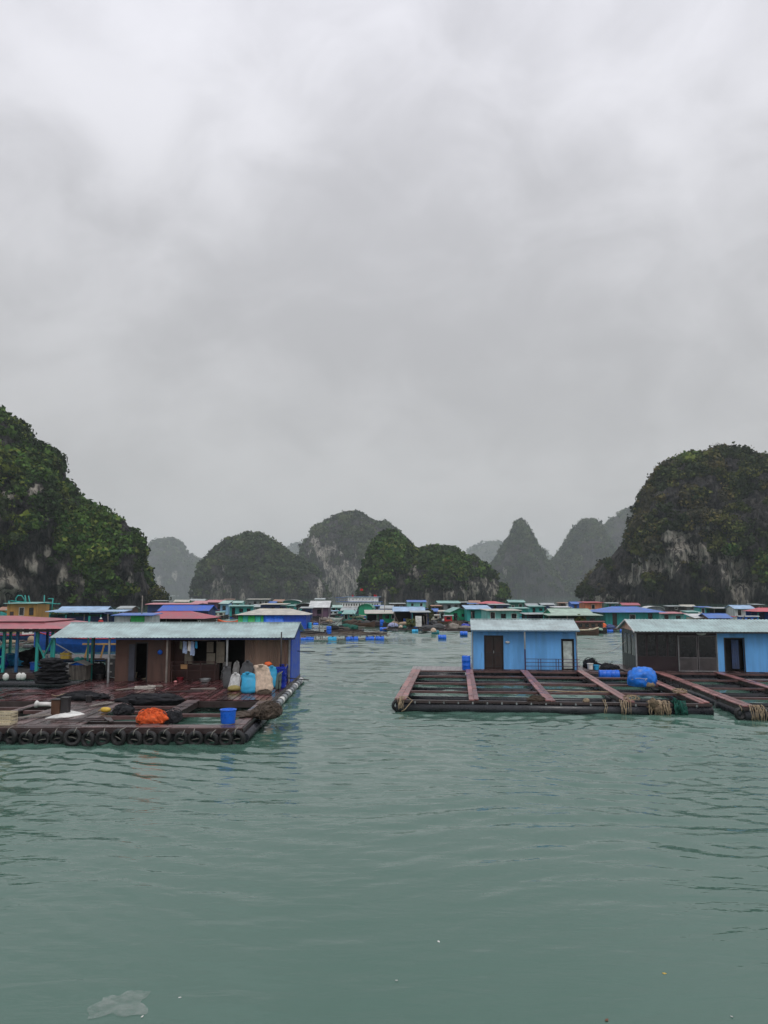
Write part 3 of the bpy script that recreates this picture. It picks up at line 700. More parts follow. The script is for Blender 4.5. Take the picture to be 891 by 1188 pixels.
mb = MB(); mb.box(-7.36, -7.3, YF-.03, 44.0, ZD, 2.84); mb.box(-12.35, -12.3, YF+.1, 42.5, ZD, 2.84); mb.box(-13.98, XR-.1, 43.0, 43.05, ZD, 2.9); LH(mb).build('inner_shade_wall', M_dark, t)  # near-black inner walls paint the gloom seen through the openings
mb = MB(); mb.add([(XR, YF-.05, ZD-.1), (XR, 44.4, ZD-.1), (XR, 44.4, 2.9), (XR, 42.3, 3.40), (XR, YF-.05, 2.86), (XR-.05, YF-.05, ZD-.1), (XR-.05, 44.4, ZD-.1), (XR-.05, 44.4, 2.9), (XR-.05, 42.3, 3.40), (XR-.05, YF-.05, 2.86)],
    [(0,1,2,3,4), (9,8,7,6,5), (0,4,9,5), (1,0,5,6), (2,1,6,7), (3,2,7,8), (4,3,8,9)]); LH(mb).build('side_wall', M_blue_sheet, t)
mb = MB(); corr(mb, -17.25, -4.62, (39.55, 2.80), (42.3, 3.46), .19, .011); corr(mb, -17.25, -4.62, (42.31, 3.46), (44.7, 2.92)); LH(mb).build('roof', M_roof_aqua, t)
mb = MB(); mb.box(-17.3, -4.58, 42.2, 42.42, 3.47, 3.50); LH(mb).build('ridge_cap', M_roof_white, t)
mb = MB(); mb.box(-13.9, -4.64, 39.58, 39.62, 2.70, 2.775); mb.bar((-4.63, 39.6, 2.74), (-4.63, 42.3, 3.40), .04, .09); LH(mb).build('fascia', mat('navy_painted_fascia', (.02,.035,.12), rough=.5), t)
for (x, y, m) in ((-14.2, 39.75, M_steel), (-8.1, 39.75, M_steel), (-17.05, 39.75, M_teal), (-15.75, 41.5, M_teal), (-16.0, 42.4, M_char), (-17.05, 44.3, M_teal), (-11.22, 39.8, M_grey_wood), (XR-.1, 40.3, M_steel), (-5.1, 39.8, M_brown_wall)):
    mb = MB(); mb.box(x-.045, x+.045, y-.045, y+.045, ZD, 2.74+(y-39.6)*.22); LH(mb).build('post', m, t)
mb = MB(); mb.bar((-17.05, 39.8, 2.5), (-15.7, 39.9, 1.75), .04); LH(mb).build('brace', M_steel, t)
mb = MB()
for z in (.75, 1.0, 1.2): mb.bar((-11.15, 40.35, ZD+z-.2), (-8.8, 40.35, ZD+z-.2), .035)
for x in (-11.1, -10.3, -9.6, -8.85): mb.bar((x, 40.35, ZD), (x, 40.35, 1.55), .045)
LH(mb).build('railing', mat('dark_red_rail', (.05,.02,.018), rough=.5), t)
f = MB(); f.box(-10.25, -10.2, 41.08, 41.16, 1.3, 2.6); f.box(-8.95, -8.9, 41.08, 41.16, 1.3, 2.6); f.box(-10.2, -8.95, 41.08, 41.16, 1.3, 1.35); f.box(-10.2, -8.95, 41.08, 41.16, 2.55, 2.6)
wf = LH(f).build('window', M_grey_wood, t)
for (x0, x1, z0, z1) in ((-10.62, -10.24, 1.35, 1.95), (-10.62, -10.24, 1.98, 2.5), (-8.94, -8.5, 1.4, 2.5), (-9.45, -9.1, 1.95, 2.5), (-9.45, -9.0, 1.35, 1.9)):
    mb = MB(); wall_open(mb, x0, x1, 41.0, 41.04, z0, z1); 
    for q in (1, 2): mb.bar((x0, 40.985, z0+(z1-z0)*q/3), (x1, 40.985, z0+(z1-z0)*q/3), .02)
    LH(mb).build('shutter', mat('pale_faded_shutter', (.30,.27,.21), rough=.6, grime=.5), wf)
mb = MB(); mb.box(-13.05, -13.0, YF-.03, YF-.002, ZD, 2.45); mb.box(-12.45, -12.4, YF-.03, YF-.002, ZD, 2.45); mb.box(-13.05, -12.4, YF-.03, YF-.002, 2.45, 2.52); LH(mb).build('door_frame', M_char, t)
mb = MB(); mb.box(-13.36, -13.06, YF-.09, YF-.03, ZD+.03, 2.42); LH(mb).build('door', mat('slate_blue_door', (.045,.05,.07), rough=.5), t)
mb = MB(); mb.lathe([(.02, 0), (.12, .02), (.13, .05), (.02, .07)], Matrix.Translation((-11.75, YF-.004, 2.0)) @ Matrix.Rotation(PI/2, 4, 'X'), 12); LH(mb).build('wall_lamp', M_blue_pl, t)
# tv aerial cross pole at the right end
solo('pole', MB().tube([(XR+.03, 42.8, 1.98-.2), (XR+1.0, 42.9, 1.96-.2)], .022, 6), M_char, 'thin dark pole sticking out over the water from the blue end of the left house', 'pole', (0, 0, .1))
solo('boat_hook', MB().tube([(XR-.5, 40.0, ZD+.25), (XR+.95, 40.1, ZD+.1)], .03, 6), M_char, 'dark pole lying low across the deck corner below the blue house end', 'pole')
solo('upright_pole', MB().tube([(XR-.42, 39.3, ZD), (XR-.4, 39.3, 3.1)], .035, 8), M_char, 'tall dark post standing before the tan corrugated wall near the blue corner', 'post')

# laundry
t = thing('laundry_line', 'washing line with white and blue clothes hanging under the left house eave', 'washing', (-10.0, 39.95, 2.45))
MB().tube([(-1.2, 0, .2), (0, 0, .14), (1.9, 0, .2)], .008, 5).build('line', M_char, t)
for k, (x, wd, ht, m) in enumerate(((-.35, .22, .62, mat('pale_blue_cloth', (.35,.45,.65), rough=.9)), (-.12, .16, .5, M_white), (.05, .2, .72, mat('pale_blue_cloth', (.35,.45,.65))), (.24, .1, .35, M_cyan_pl), (-.55, .12, .4, mat('olive_cloth', (.15,.17,.1), rough=.9)))):
    mb = MB(); nx_, nz_ = 6, 6; vs = []
    for j in range(nz_+1):
        for i in range(nx_+1): vs.append((x+(i/nx_-.5)*wd*(1-.15*math.sin(j)), .03*math.sin(i*1.7+k+j*.4), .14-ht*j/nz_+.02*math.sin(i)))
    b = len(vs); vs += [(v[0], v[1]+.012, v[2]) for v in vs]
    fs = [(j*(nx_+1)+i, j*(nx_+1)+i+1, (j+1)*(nx_+1)+i+1, (j+1)*(nx_+1)+i) for j in range(nz_) for i in range(nx_)]
    fs += [tuple(q+b for q in f)[::-1] for f in fs]
    mb.add(vs, fs, True).build('garment', m, t)

def PD(px, py, z=ZD): return on(px, py, z)
def wp(px, Y): return PX(px, Y)
# sign on the railing
solo('notice_board', MB().box(-.17, .17, -.012, .012, -.11, .11).box(-.19, .19, -.02, -.014, .095, .12).box(-.1, .1, -.017, -.0125, -.03, .02), mat('faded_ochre_board', (.34,.19,.08), rough=.6), 'small faded ochre notice board on the dark railing of the left house', 'sign', (PX(218.5, 40.3), 40.3, PZ(773.5, 40.3)))
# stool
t = thing('plastic_chair', 'white plastic chair beside the grey sacks on the left deck', 'chair', PD(262, 787))
MB().box(-.22, .22, -.2, .2, .38, .42).build('seat', M_white, t)
for a, b in ((-1, -1), (1, -1), (-1, 1), (1, 1)): MB().bar((a*.18, b*.16, .38), (a*.23, b*.2, 0), .035).build('leg', M_white, t)
mb = MB(); mb.bar((-.2, .2, .42), (-.22, .27, .85), .035); mb.bar((.2, .2, .42), (.22, .27, .85), .035); mb.box(-.22, .22, .25, .28, .6, .85); mb.build('backrest', M_white, t)

# sacks: (px centre, base py, width px, height px)
def sk(px, py, wpx, hpx, m, label, seed, lean=.12, **k):
    p = PD(px, py); Y = p.y; s = Y/F
    return sack('sack', label, (p.x, p.y, ZD-.01), wpx*s*.95, hpx*s*.98, m, seed, lean, **k)
sk(264.5, 799, 12, 27, M_sack_grey, 'dark grey net sack leaning at the left end of the sack row', 1, .1)
sk(273, 793, 9, 27, mat('dull_mesh_wrap', (.17,.17,.165), rough=.8, grime=.5, scale=6), 'tall thin grey mesh roll standing behind the left end of the sack row', 2, .05)
sk(286, 796, 17, 31, M_sack_grey, 'tall dark grey sack standing behind the white and the left blue sack', 3, .1)
sk(271.5, 801, 13, 21, mat('white_woven_sack', (.55,.56,.56), rough=.8, grime=.3, scale=7, bump=.5), 'short white sack standing on a yellow bag in the sack row', 4, .1)
solo('rice_bag', lump(MB(), (0, 0, .12), (.32, .24, .16), 3, .18, 2, 3, .6), mat('olive_yellow_bag', (.28,.23,.07), rough=.7, grime=.4), 'squat olive yellow bag in front of the short white sack', 'bag', tuple(PD(271.5, 802)))
sk(289.5, 804.5, 19, 25, M_sack_cyan, 'bright blue sack at the front of the sack row left of the beige one', 5, .12, rz=.1)
sk(304.5, 804.5, 22, 35, M_sack_tan, 'large beige sack with knobbly contents in the middle of the sack row', 6, .16, rz=-.15)
sk(315.5, 798, 14, 26, M_sack_cyan, 'bright blue sack half hidden behind the beige sack', 7, .1)
sk(322, 800, 7, 21, mat('grey_green_bag', (.10,.15,.14), rough=.8), 'narrow grey green bag right of the half hidden blue sack', 8, .1)
heap('net_heap', 'small dark brown net bundle at the foot of the beige sack', 'net', tuple(PD(306, 805.5)), (.33, .2, .17), M_net_brown, 21, 8)
heap('plastic_bag', 'grey crumpled plastic bag lying on top between the beige sack and blue crates', 'bag', (PX(298, 39.6), 39.6, PZ(777, 39.6)), (.3, .2, .14), M_sack_grey, 22)
lumpy = MB(); lump(lumpy, (0, 0, .1), (.2, .16, .13), 5, .3, 2, 3, .5); solo('orange_bag', lumpy, M_orange_pl, 'small orange bag lying on the blue tub behind the sacks', 'bag', (PX(314, 39.4), 39.4, PZ(773, 39.4)))
def crate(label, loc, d, m, rz=0, name='plastic_crate', cat='crate'):
    t = thing(name, label, cat, loc, rz); x, y, z = d; mb = MB(); th = .025
    mb.box(-x/2, x/2, -y/2, y/2, 0, th)
    for zz, h in ((th, .05), (z*.36, .03), (z*.66, .03), (z-.06, .06)):
        mb.box(-x/2, x/2, -y/2, -y/2+th, zz, zz+h); mb.box(-x/2, x/2, y/2-th, y/2, zz, zz+h); mb.box(-x/2, -x/2+th, -y/2+th, y/2-th, zz, zz+h); mb.box(x/2-th, x/2, -y/2+th, y/2-th, zz, zz+h)
    mb.build('crate_body', m, t); r_ = MB()
    n = max(3, int(x/.09))
    for i in range(n+1):
        for yy in (-y/2+.006, y/2-.019): r_.box(-x/2+i*(x-.02)/n, -x/2+i*(x-.02)/n+.02, yy, yy+.013, th, z-.03)
    n = max(3, int(y/.09))
    for i in range(n+1):
        for xx in (-x/2+.006, x/2-.019): r_.box(xx, xx+.013, -y/2+i*(y-.02)/n, -y/2+i*(y-.02)/n+.02, th, z-.03)
    r_.build('rib', m, t); return t
M_blue_deep = mat('deep_blue_plastic', (.01,.035,.40), rough=.35, grime=.15)
def tub(label, loc, r, h, m, name='plastic_tub', cat='tub', top=1.08):
    t = thing(name, label, cat, loc)
    MB().lathe([(r*.9, 0), (r*.93, .02), (r*top-.01, h-.05), (r*top-.01, h), (r*top-.03, h), (r*.9-.02, .05), (.01, .04)], None, 24).build('tub_body', m, t)
    mb = MB(); torus(mb, (0, 0, h-.01), r*top, .014, 'z', 28, 6); mb.build('rim', m, t); return t
for k, (px, py, w_, h_, lab) in enumerate(((326, 797, .55, .95, 'deep blue crate nearest the railing right of the sacks'), (331.5, 790, .5, .9, 'deep blue crate farther back along the raft railing'), (322, 788, .6, 1.0, 'deep blue crate standing behind the half hidden blue sack'))):
    p = PD(px, py); c = crate(lab, (p.x-.05, p.y, ZD), (w_, .55, h_), M_blue_deep)
    MB().box(-w_/2+.03, w_/2-.03, -.24, .24, .06, h_-.05).build('lining', M_blue_deep, c)
# railing on right side of deck
t = thing('side_railing', 'low rusty railing along the right edge of the left raft by the blue crates', 'railing', (XR-.12, 36.5, ZD))
for k in range(5): MB().tube([(0, k*.8, 0), (0, k*.8, .75)], .022, 6).build('post', M_char, t)
MB().tube([(0, 0, .75), (.02, 1.6, .78), (0, 3.2, .95)], .022, 6).build('rail', M_grey_wood, t)
MB().tube([(0, 0, .4), (0, 3.2, .42)], .018, 6).build('rail', M_char, t)
# things at the left rear of the deck
p = PD(127.5, 786.5); t = thing('metal_cabinet', 'grey metal cabinet with white labels beside the left corner of the brown house', 'cabinet', (p.x, p.y, ZD))
MB().box(-.28, .28, 0, .45, .05, 1.0).build('body', M_char, t); MB().box(-.25, .25, -.02, -.003, .08, .95).build('door', mat('dull_grey_steel', (.11,.11,.115), rough=.45), t)
MB().box(-.1, .1, -.028, -.022, .3, .36).box(-.1, .12, -.028, -.022, .72, .82).build('label_plate', M_white, t); MB().box(-.32, .32, -.05, .5, 1.003, 1.05).build('top', M_steel, t)
lump(MB(), (0, 0, .07), (.2, .15, .09), 2, .3, 2, 3, .5).build('cloth', M_white).parent = None
o = bpy.data.objects['cloth']; o.location = (p.x, p.y+.2, 1.54+.01); tag(o, 'crumpled white cloth on top of the grey metal cabinet', 'cloth')
p = PD(89, 789.5); t = thing('slatted_hutch', 'small wooden slatted hutch with a grey pitched lid on the left deck', 'hutch', (p.x, p.y, ZD))
mb = MB()
for i in range(12): mb.box(-.44+i*.076, -.44+i*.076+.05, 0, .02, .02, .82)
for i in range(8): mb.box(-.46, -.44, .05+i*.08, .10+i*.08, .02, .82); mb.box(.46, .48, .05+i*.08, .10+i*.08, .02, .82)
mb.build('slats', M_grey_wood, t); MB().box(-.43, .45, .06, .66, 0, .8).build('inner_box', M_dark, t)
mb = MB(); mb.add([(-.56, -.12, .80), (0, -.12, 1.02), (.56, -.12, .80), (-.56, .78, .80), (0, .78, 1.02), (.56, .78, .80), (-.56, -.12, .76), (0, -.12, .98), (.56, -.12, .76), (-.56, .78, .76), (0, .78, .98), (.56, .78, .76)],
   [(0,1,4,3), (1,2,5,4), (9,10,7,6), (10,11,8,7), (6,7,1,0), (7,8,2,1), (3,4,10,9), (4,5,11,10), (0,3,9,6), (2,8,11,5)]); mb.build('lid', mat('grey_weathered_lid', (.27,.255,.24), rough=.6), t)
MB().add([(-.4, -.005, .8), (.4, -.005, .8), (0, -.005, .96), (-.4, .02, .8), (.4, .02, .8), (0, .02, .96)], [(0, 1, 2), (5, 4, 3), (0, 3, 4, 1), (1, 4, 5, 2), (2, 5, 3, 0)]).build('gable', M_blue_pl, t)
t = thing('net_heap', 'tall heap of black net stacked left of the slatted hutch', 'net', tuple(PD(60, 793)))
mb = MB()
for q in range(6): lump(mb, (.08*math.sin(q*2.3), 0, .12+q*.2), (.82-.05*q-.03*(q % 2), .6, .16), 130+q, .35, 3, 4, .75, .4)
mb.build('net_pile', M_net_black, t)
heap('net_heap', 'black net heap between the slatted hutch and the metal cabinet', 'net', tuple(PD(110, 786)), (.75, .6, .62), M_net_black, 32, 10)
t = crate('yellow plastic basket hanging at the canopy left of the brown house', (PX(84, 41.5), 41.5, PZ(764, 41.5)), (.5, .35, .3), M_yellow, name='yellow_basket', cat='basket')
MB().tube([(-.2, 0, .3), (0, 0, .42), (.2, 0, .3)], .015, 6).build('handle', M_yellow, t)
solo('float_buoy', lump(MB(), (0, 0, 0), (.3, .2, .15), 1, .06, 1, 3), M_teal, 'round teal float lying right of the yellow basket', 'float', (PX(99, 41.8), 41.8, PZ(765, 41.8)))
tub('small beige bucket by the dark doorway of the brown house', tuple(PD(156, 786.5)), .13, .3, M_cream, 'bucket', 'bucket')
solo('sack_roll', lump(MB(), (0, 0, .1), (.35, .18, .14), 9, .3, 2, 3, .5), mat('brown_sacking', (.18,.10,.05), rough=.9), 'low brown sacking roll against the house wall left of the beige bucket', 'sacking', tuple(PD(144, 786.5)))
solo('sandal_pile', lump(MB(), (0, 0, .05), (.3, .14, .09), 10, .5, 3, 3, .4), M_sack_tan, 'low pile of beige shoes by the doorway of the brown house', 'shoes', tuple(PD(181, 786.5)))
solo('floor_mat', lump(MB(), (0, 0, .03), (.25, .12, .04), 12, .4, 3, 3, .4), M_cream, 'small cream rag on the deck in front of the dark doorway', 'rag', tuple(PD(170, 788)))
solo('pink_float', lump(MB(), (0, 0, .05), (.09, .07, .06), 11, .1, 2, 2), mat('pink_plastic', (.65,.25,.25), rough=.5), 'little pink ball on the deck before the dark railing', 'ball', tuple(PD(203.5, 792)))
# front area
t = heap('net_heap', 'bright orange net heap on the front pens of the left raft', 'net', tuple(PD(176, 838, .5)), (.52, .36, .36), M_net_orange, 41, 26, .28, fold=.5)
heap('net_heap', 'dark net heap at the right hand side of the orange net', 'net', tuple(PD(199, 836, .45)), (.35, .8, .28), M_net_black, 42, 8)
heap('net_heap', 'black net heap between the yellow float and the orange net', 'net', tuple(PD(143, 828, .46)), (.38, .5, .3), M_net_black, 43, 8)
heap('net_heap', 'long low black net heap on the deck edge behind the grey platform', 'net', tuple(PD(98, 811, .5)), (1.0, .45, .26), M_net_black, 44, 10)
heap('net_heap', 'wide low black net heap across the pens behind the orange net', 'net', tuple(PD(175, 815, .46)), (1.35, .6, .32), M_net_black, 45, 12)
heap('net_heap', 'brown net heap draped over the right front edge of the left raft', 'net', tuple(PD(310, 829, .5)), (.5, 1.0, .34), M_net_brown, 46, 40, .25, fold=.5)
heap('net_heap', 'flat brown net spread beside the blue bucket', 'net', tuple(PD(288, 829, .5)), (.55, .8, .08), M_net_brown, 47, 10)
tub('blue plastic tub on the right front corner of the left raft', tuple(PD(264.5, 839, .5)), .27, .48, M_blue_pl, top=1.05)
solo('yellow_float', MB().lathe([(.02, -.2), (.07, -.17), (.1, -.08), (.1, .08), (.07, .17), (.02, .2)], Matrix.Translation((0, 0, .1)) @ Matrix.Rotation(PI/2, 4, 'Y'), 14).tube([(-.22, 0, .1), (-.3, .05, .04)], .012, 5), M_yellow, 'yellow oval float lying on the grey platform', 'float', tuple(PD(122.5, 826.5, .49)))
mb = MB(); pts = [(on(px, py, .5)-on(75, 830, .5)) for px, py in ((52, 834), (66, 833.5), (80, 832.5), (98, 829.3), (92, 826.5), (80, 825), (72, 827), (62, 831))]
n = len(pts); ctr = (0, 0, .09); mb.add([ctr]+[(p.x, p.y, .02+.02*(i % 2)) for i, p in enumerate(pts)]+[(p.x, p.y, 0) for p in pts], [(0, i+1, (i+1) % n+1) for i in range(n)]+[(i+1, n+i+1, n+(i+1) % n+1, (i+1) % n+1) for i in range(n)]+[tuple(range(n+1, 2*n+1))[::-1]])
solo('white_sheet', mb, M_white, 'white board or sheet lying flat on the grey front platform', 'sheet', tuple(on(75, 830, .5)))
t = thing('pipe_offcut', 'short white pipe with a flared end lying left of the rusty box', 'pipe', tuple(PD(50, 820, .5)))
MB().tube([(-.22, 0, .1), (.32, 0, .1)], .085, 14).build('pipe_body', M_white, t); MB().lathe([(.09, -.05), (.13, -.02), (.15, .06), (.12, .08)], Matrix.Translation((-.24, 0, .1)) @ Matrix.Rotation(-PI/2+.2, 4, 'Y'), 14).build('flared_end', M_white, t)
t = thing('rusty_winch_box', 'upright rusty brown box with a black frame on the front platform', 'box', tuple(PD(70, 829, .5)))
MB().box(-.3, .02, -.15, .2, 0, .55).build('box_body', mat('rusty_wood', (.09,.04,.02), rough=.7, grime=.5), t); mb = MB(); mb.box(.03, .3, -.1, .2, 0, .6); mb.box(.02, .32, -.12, .22, .6, .64); mb.box(-.33, .02, -.17, .22, .55, .58); mb.build('black_frame', M_char, t)
tub('small dark pot standing on the front platform right of the rusty box', tuple(PD(103, 815, .5)), .13, .28, M_char, 'pot', 'pot')
crate('cream plastic crate at the left edge on the front of the raft', tuple(PD(4, 840, .5)), (.75, .5, .42), M_cream)
for k, (px, py) in enumerate(((6.5, 789.5), (22, 789), (26.5, 789))):
    solo('white_buoy', MB().lathe([(.02, 0), (.12, .03), (.17, .15), (.16, .3), (.08, .38), (.04, .42)], None, 14), M_white, ('white jug float in the water at the left edge', 'left one of a pair of white jug floats by the red roof pavilion', 'right one of a pair of white jug floats by the red roof pavilion')[k], 'float', tuple(PD(px, py, .15)))

# ================================================================== red roof pavilion at the left edge
M_redroof = mat('faded_red_roof_sheet', (.36,.105,.125), rough=.42, scale=1.2, grime=.4, gcol=(.22,.08,.09))
Yp = 45.5
t = thing('red_roof_pavilion', 'open pavilion with faded red roof and crossed teal posts at the left edge', 'pavilion', (-24, Yp, 0))
def LP(mb): return mb.move((24, -Yp, 0))
mb = MB(); e = 3.02; rz_ = 3.62; e2 = 3.28
A_ = [(-34, Yp-.6, e), (-18.75, Yp-.6, e), (-18.75, Yp+7, e), (-34, Yp+7, e), (-34, Yp+.9, 3.33), (-20.6, Yp+.9, 3.33), (-20.6, Yp+5.4, 3.33), (-34, Yp+5.4, 3.33)]
mb.add([A_[0], A_[1], A_[5], A_[4]], [(0, 1, 2, 3)]); mb.add([A_[1], A_[2], A_[6], A_[5]], [(0, 1, 2, 3)]); mb.add([A_[2], A_[3], A_[7], A_[6]], [(0, 1, 2, 3)])
mb.add([A_[0], A_[1], A_[2], A_[3]], [(3, 2, 1, 0)]); LP(mb).build('lower_roof', M_redroof, t)
mb = MB(); z2 = 3.40; B_ = [(-34, Yp+.8, z2), (-20.5, Yp+.8, z2), (-20.5, Yp+5.5, z2), (-34, Yp+5.5, z2), (-34, Yp+3.1, 3.68), (-23.4, Yp+3.1, 3.68)]
mb.add([B_[0], B_[1], B_[5], B_[4]], [(0, 1, 2, 3)]); mb.add([B_[1], B_[2], B_[5]], [(0, 1, 2)]); mb.add([B_[2], B_[3], B_[4], B_[5]], [(0, 1, 2, 3)]); mb.add([B_[0], B_[1], B_[2], B_[3]], [(3, 2, 1, 0)])
mb.box(-34, -20.6, Yp+.95, Yp+5.3, 3.335, 3.38); LP(mb).build('upper_roof', M_redroof, t)
mb = MB(); mb.box(-34, -18.78, Yp-.57, Yp-.52, 2.84, 3.0); mb.box(-18.83, -18.78, Yp-.5, Yp+6.9, 2.84, 3.0); LP(mb).build('fascia', M_dark, t)
mb = MB(); mb.box(-34, -18.9, Yp-.3, Yp+6.5, .3, .45); LP(mb).build('deck', M_beam, t)
mb = MB(); mb.tube([(-34, Yp-.1, .1), (-18.9, Yp-.1, .1)], .2, 10); LP(mb).build('float_pipe', M_pipe, t)
M_bluepost = mat('blue_painted_post', (.015,.09,.22), rough=.5)
for (px, yy, m) in ((13, Yp, M_teal), (28, Yp, M_bluepost), (51, Yp, M_teal), (68, Yp+.2, M_teal), (-12, Yp, M_teal), (20, Yp+6, M_teal), (50, Yp+6, M_teal), (62, Yp+6, M_bluepost)):
    x = PX(px, yy); mb = MB(); mb.box(x-.075, x+.075, yy-.07, yy+.07, .45, 2.9); LP(mb).build('post', m, t)
for (p0, z0, p1, z1) in ((51, 2.3, 64, .9), (51, .5, 66, 2.3), (-9, 2.6, 12, .7), (-8, .9, 13, 2.2), (-4, 1.35, 13, 1.35)):
    mb = MB(); mb.bar((PX(p0, Yp), Yp-.1 if z0 > z1 else Yp+.1, z0), (PX(p1, Yp), Yp-.1 if z0 > z1 else Yp+.1, z1), .09, .07); LP(mb).build('brace', M_teal, t)
mb = MB(); mb.bar((PX(-6, Yp), Yp-.16, 3.0), (PX(12, Yp), Yp-.16, 2.2), .05); LP(mb).build('brace', M_steel, t)
# things under it
p = on(38, 778, .45); solo('blue_tub', MB().box(-.4, .4, -.3, .3, 0, .4).box(-.44, .44, -.34, .34, .4, .45), M_blue_pl, 'blue box on the dark raft under the red pavilion roof', 'box', (p.x, p.y+.8, .45))
p = on(54, 776, .45); t = crate('pale worn crate standing at the teal posts of the red roof pavilion', (p.x, p.y+.5, .45), (.7, .5, .85), M_white)
p = on(22, 760, .45); heap('tarpaulin_bundle', 'light blue tarpaulin bundle deep under the red pavilion roof', 'bundle', (PX(24, 50), 50, .45), (.9, .6, .55), M_cyan_pl, 51)
heap('tarpaulin_bundle', 'dark blue tarpaulin heap at the far left under the red pavilion roof', 'bundle', (PX(2, 48), 48, .45), (.7, .8, .9), M_blue_deep, 52)
heap('net_heap', 'dark net pile inside the red roof pavilion behind the posts', 'net', (PX(40, 50.5), 50.5, .45), (1.2, .8, .8), M_net_black, 53)

# ================================================================== the two right rafts and blue houses
A0 = Vector((.44, 33.7, 0)); RA = R(-5.5)
def fr(u, v, z=0): return Vector((A0.x+u*math.cos(RA)-v*math.sin(RA), A0.y+u*math.sin(RA)+v*math.cos(RA), z))
def right_raft(label, u0, v0, W_, L_, us, vs_, front_pipe=True):
    t = thing('fish_farm_raft', label, 'raft', tuple(fr(u0, v0)), RA)
    for i, u in enumerate(us):
        wd = .215 if i else .26
        mb = MB(); planks(mb, u-wd, u+wd, .02, L_, .52, w=.26, th=.045, seg=2.2, jit=.012); mb.build('walkway', M_walk, t)
        MB().box(u-wd+.08, u+wd-.08, .12, L_, .24, .46).build('beam', M_beam, t)
        MB().tube([(u, .3, .06), (u, L_, .06)], .17, 12).build('float_pipe', M_pipe, t)
    for j, v in enumerate(vs_):
        mb = MB(); n = 4; xx = 0
        for k in range(n):
            e = W_*(k+1)/n; mb.box(xx+.01, e-.01, v-.09, v+.09, .36+random.uniform(-.01, .01), .462+random.uniform(-.012, .01)); xx = e
        mb.build('cross_beam', M_beam_red if j else M_beam, t)
    mb = MB(); mb.tube([(.08, .05, .12), (W_, .05, .12)], .235, 16); mb.build('float_pipe', M_pipe, t)
    mb = MB(); mb.tube([(.24, .22, .12), (.24, L_, .12)], .2, 14); mb.build('float_pipe', M_pipe, t)
    cl = MB()
    for k in range(int(W_/.62)):
        x = .3+k*.62; cl.box(x-.03, x+.03, -.10, -.02, .33, .42)
    cl.build('clamps', M_steel, t)
    for v in vs_[1:]:
        mb = MB(); mb.tube([(0, v, .07), (W_, v, .07)], .14, 10); mb.build('float_pipe', M_pipe, t)
    return t
usA = [.28, 3.45, 6.7, 10.0, 13.05]; vsA = [.0, 3.3, 6.7, 10.1, 13.1]
rA = right_raft('square fish farm raft with reddish walkways before the blue house', 0, 0, 13.35, 13.3, usA, vsA)
rB = right_raft('fish farm raft with diagonal reddish walkways at the right edge', 14.2, -.95, 12.5, 14.2, [.3, 3.7, 7.2, 10.7], [0, 3.3, 6.8, 10.4, 13.9])
def house_deck(label, u0, u1, v0, v1):
    t = thing('house_platform', label, 'platform', tuple(fr(u0, v0)), RA)
    mb = MB(); planks(mb, 0, u1-u0, 0, v1-v0, .5, w=.26, seg=3); mb.build('deck', M_deck2, t)
    MB().box(0, u1-u0, -.02, .07, .16, .455).build('edge_beam', M_pipe, t)
    for k in range(3): MB().tube([(0, .5+k*(v1-v0-1)/2, .1), (u1-u0, .5+k*(v1-v0-1)/2, .1)], .22, 10).build('float_pipe', M_pipe, t)
    return t
house_deck('dark deck carrying the small blue house', 3.3, 10.6, 13.35, 17.6)
house_deck('dark deck carrying the long blue and black house', 12.7, 26, 13.35, 18)
t = thing('pale_platform', 'pale grey platform at the rear left corner of the square raft', 'platform', tuple(fr(-.1, 13.5)), RA)
mb = MB(); planks(mb, 0, 3.35, 0, 2.6, .42, w=.3, seg=3); mb.build('deck', mat('pale_wet_boards', (.27,.24,.24), rough=.35, grime=.4), t); MB().tube([(0, .1, .1), (3.3, .1, .1)], .2, 10).build('float_pipe', M_pipe, t)

# small blue house
t = thing('blue_house', 'small sky blue house with pale roof on the square raft', 'house', tuple(fr(3.68, 13.8, .5)), RA)
Wb, Db, Hb = 6.25, 3.5, 2.34
mb = MB(); wall_open(mb, 0, Wb, 0, .08, 0, Hb+.08, [(.75, 1.82, 0, 1.98), (5.38, 6.06, 0, 1.78)]); mb.box(0, .08, .08, Db, 0, Hb+.1); mb.box(Wb-.08, Wb, .08, Db, 0, Hb+.1); mb.box(.08, Wb-.08, Db-.08, Db, 0, Hb+.1)
for x in (0, Wb-.08): mb.add([(x, 0, Hb+.1), (x, Db, Hb+.1), (x, Db/2+.2, 2.88), (x+.08, 0, Hb+.1), (x+.08, Db, Hb+.1), (x+.08, Db/2+.2, 2.88)], [(0, 2, 1), (3, 4, 5), (0, 3, 5, 2), (2, 5, 4, 1)])
mb.build('wall', M_blue_wall, t)
mb = MB(); corr(mb, -.1, Wb+.14, (-.5, Hb+.02), (Db/2+.2, 2.95), .22, .012); corr(mb, -.1, Wb+.14, (Db/2+.21, 2.95), (Db+.3, 2.5), .22, .012); mb.build('roof', M_roof_white, t)
mb = MB(); mb.box(-.12, Wb+.16, Db/2+.1, Db/2+.32, 2.965, 2.985); mb.build('ridge_cap', M_roof_aqua, t)
MB().box(-.1, Wb+.14, -.52, -.505, Hb-.05, Hb+.03).build('fascia', mat('dull_blue_fascia', (.09,.17,.26), rough=.5), t)
MB().box(.1, Wb-.1, .5, .55, 0, 2.3).build('room_shade_sheet', M_dark, t)  # added dark sheet, the room's shade painted behind the doors
d_ = MB().box(.78, 1.27, .03, .07, .02, 1.95).box(1.30, 1.79, .03, .07, .02, 1.95).build('door', mat('dark_brown_door', (.03,.016,.014), rough=.4), t)
mb = MB()
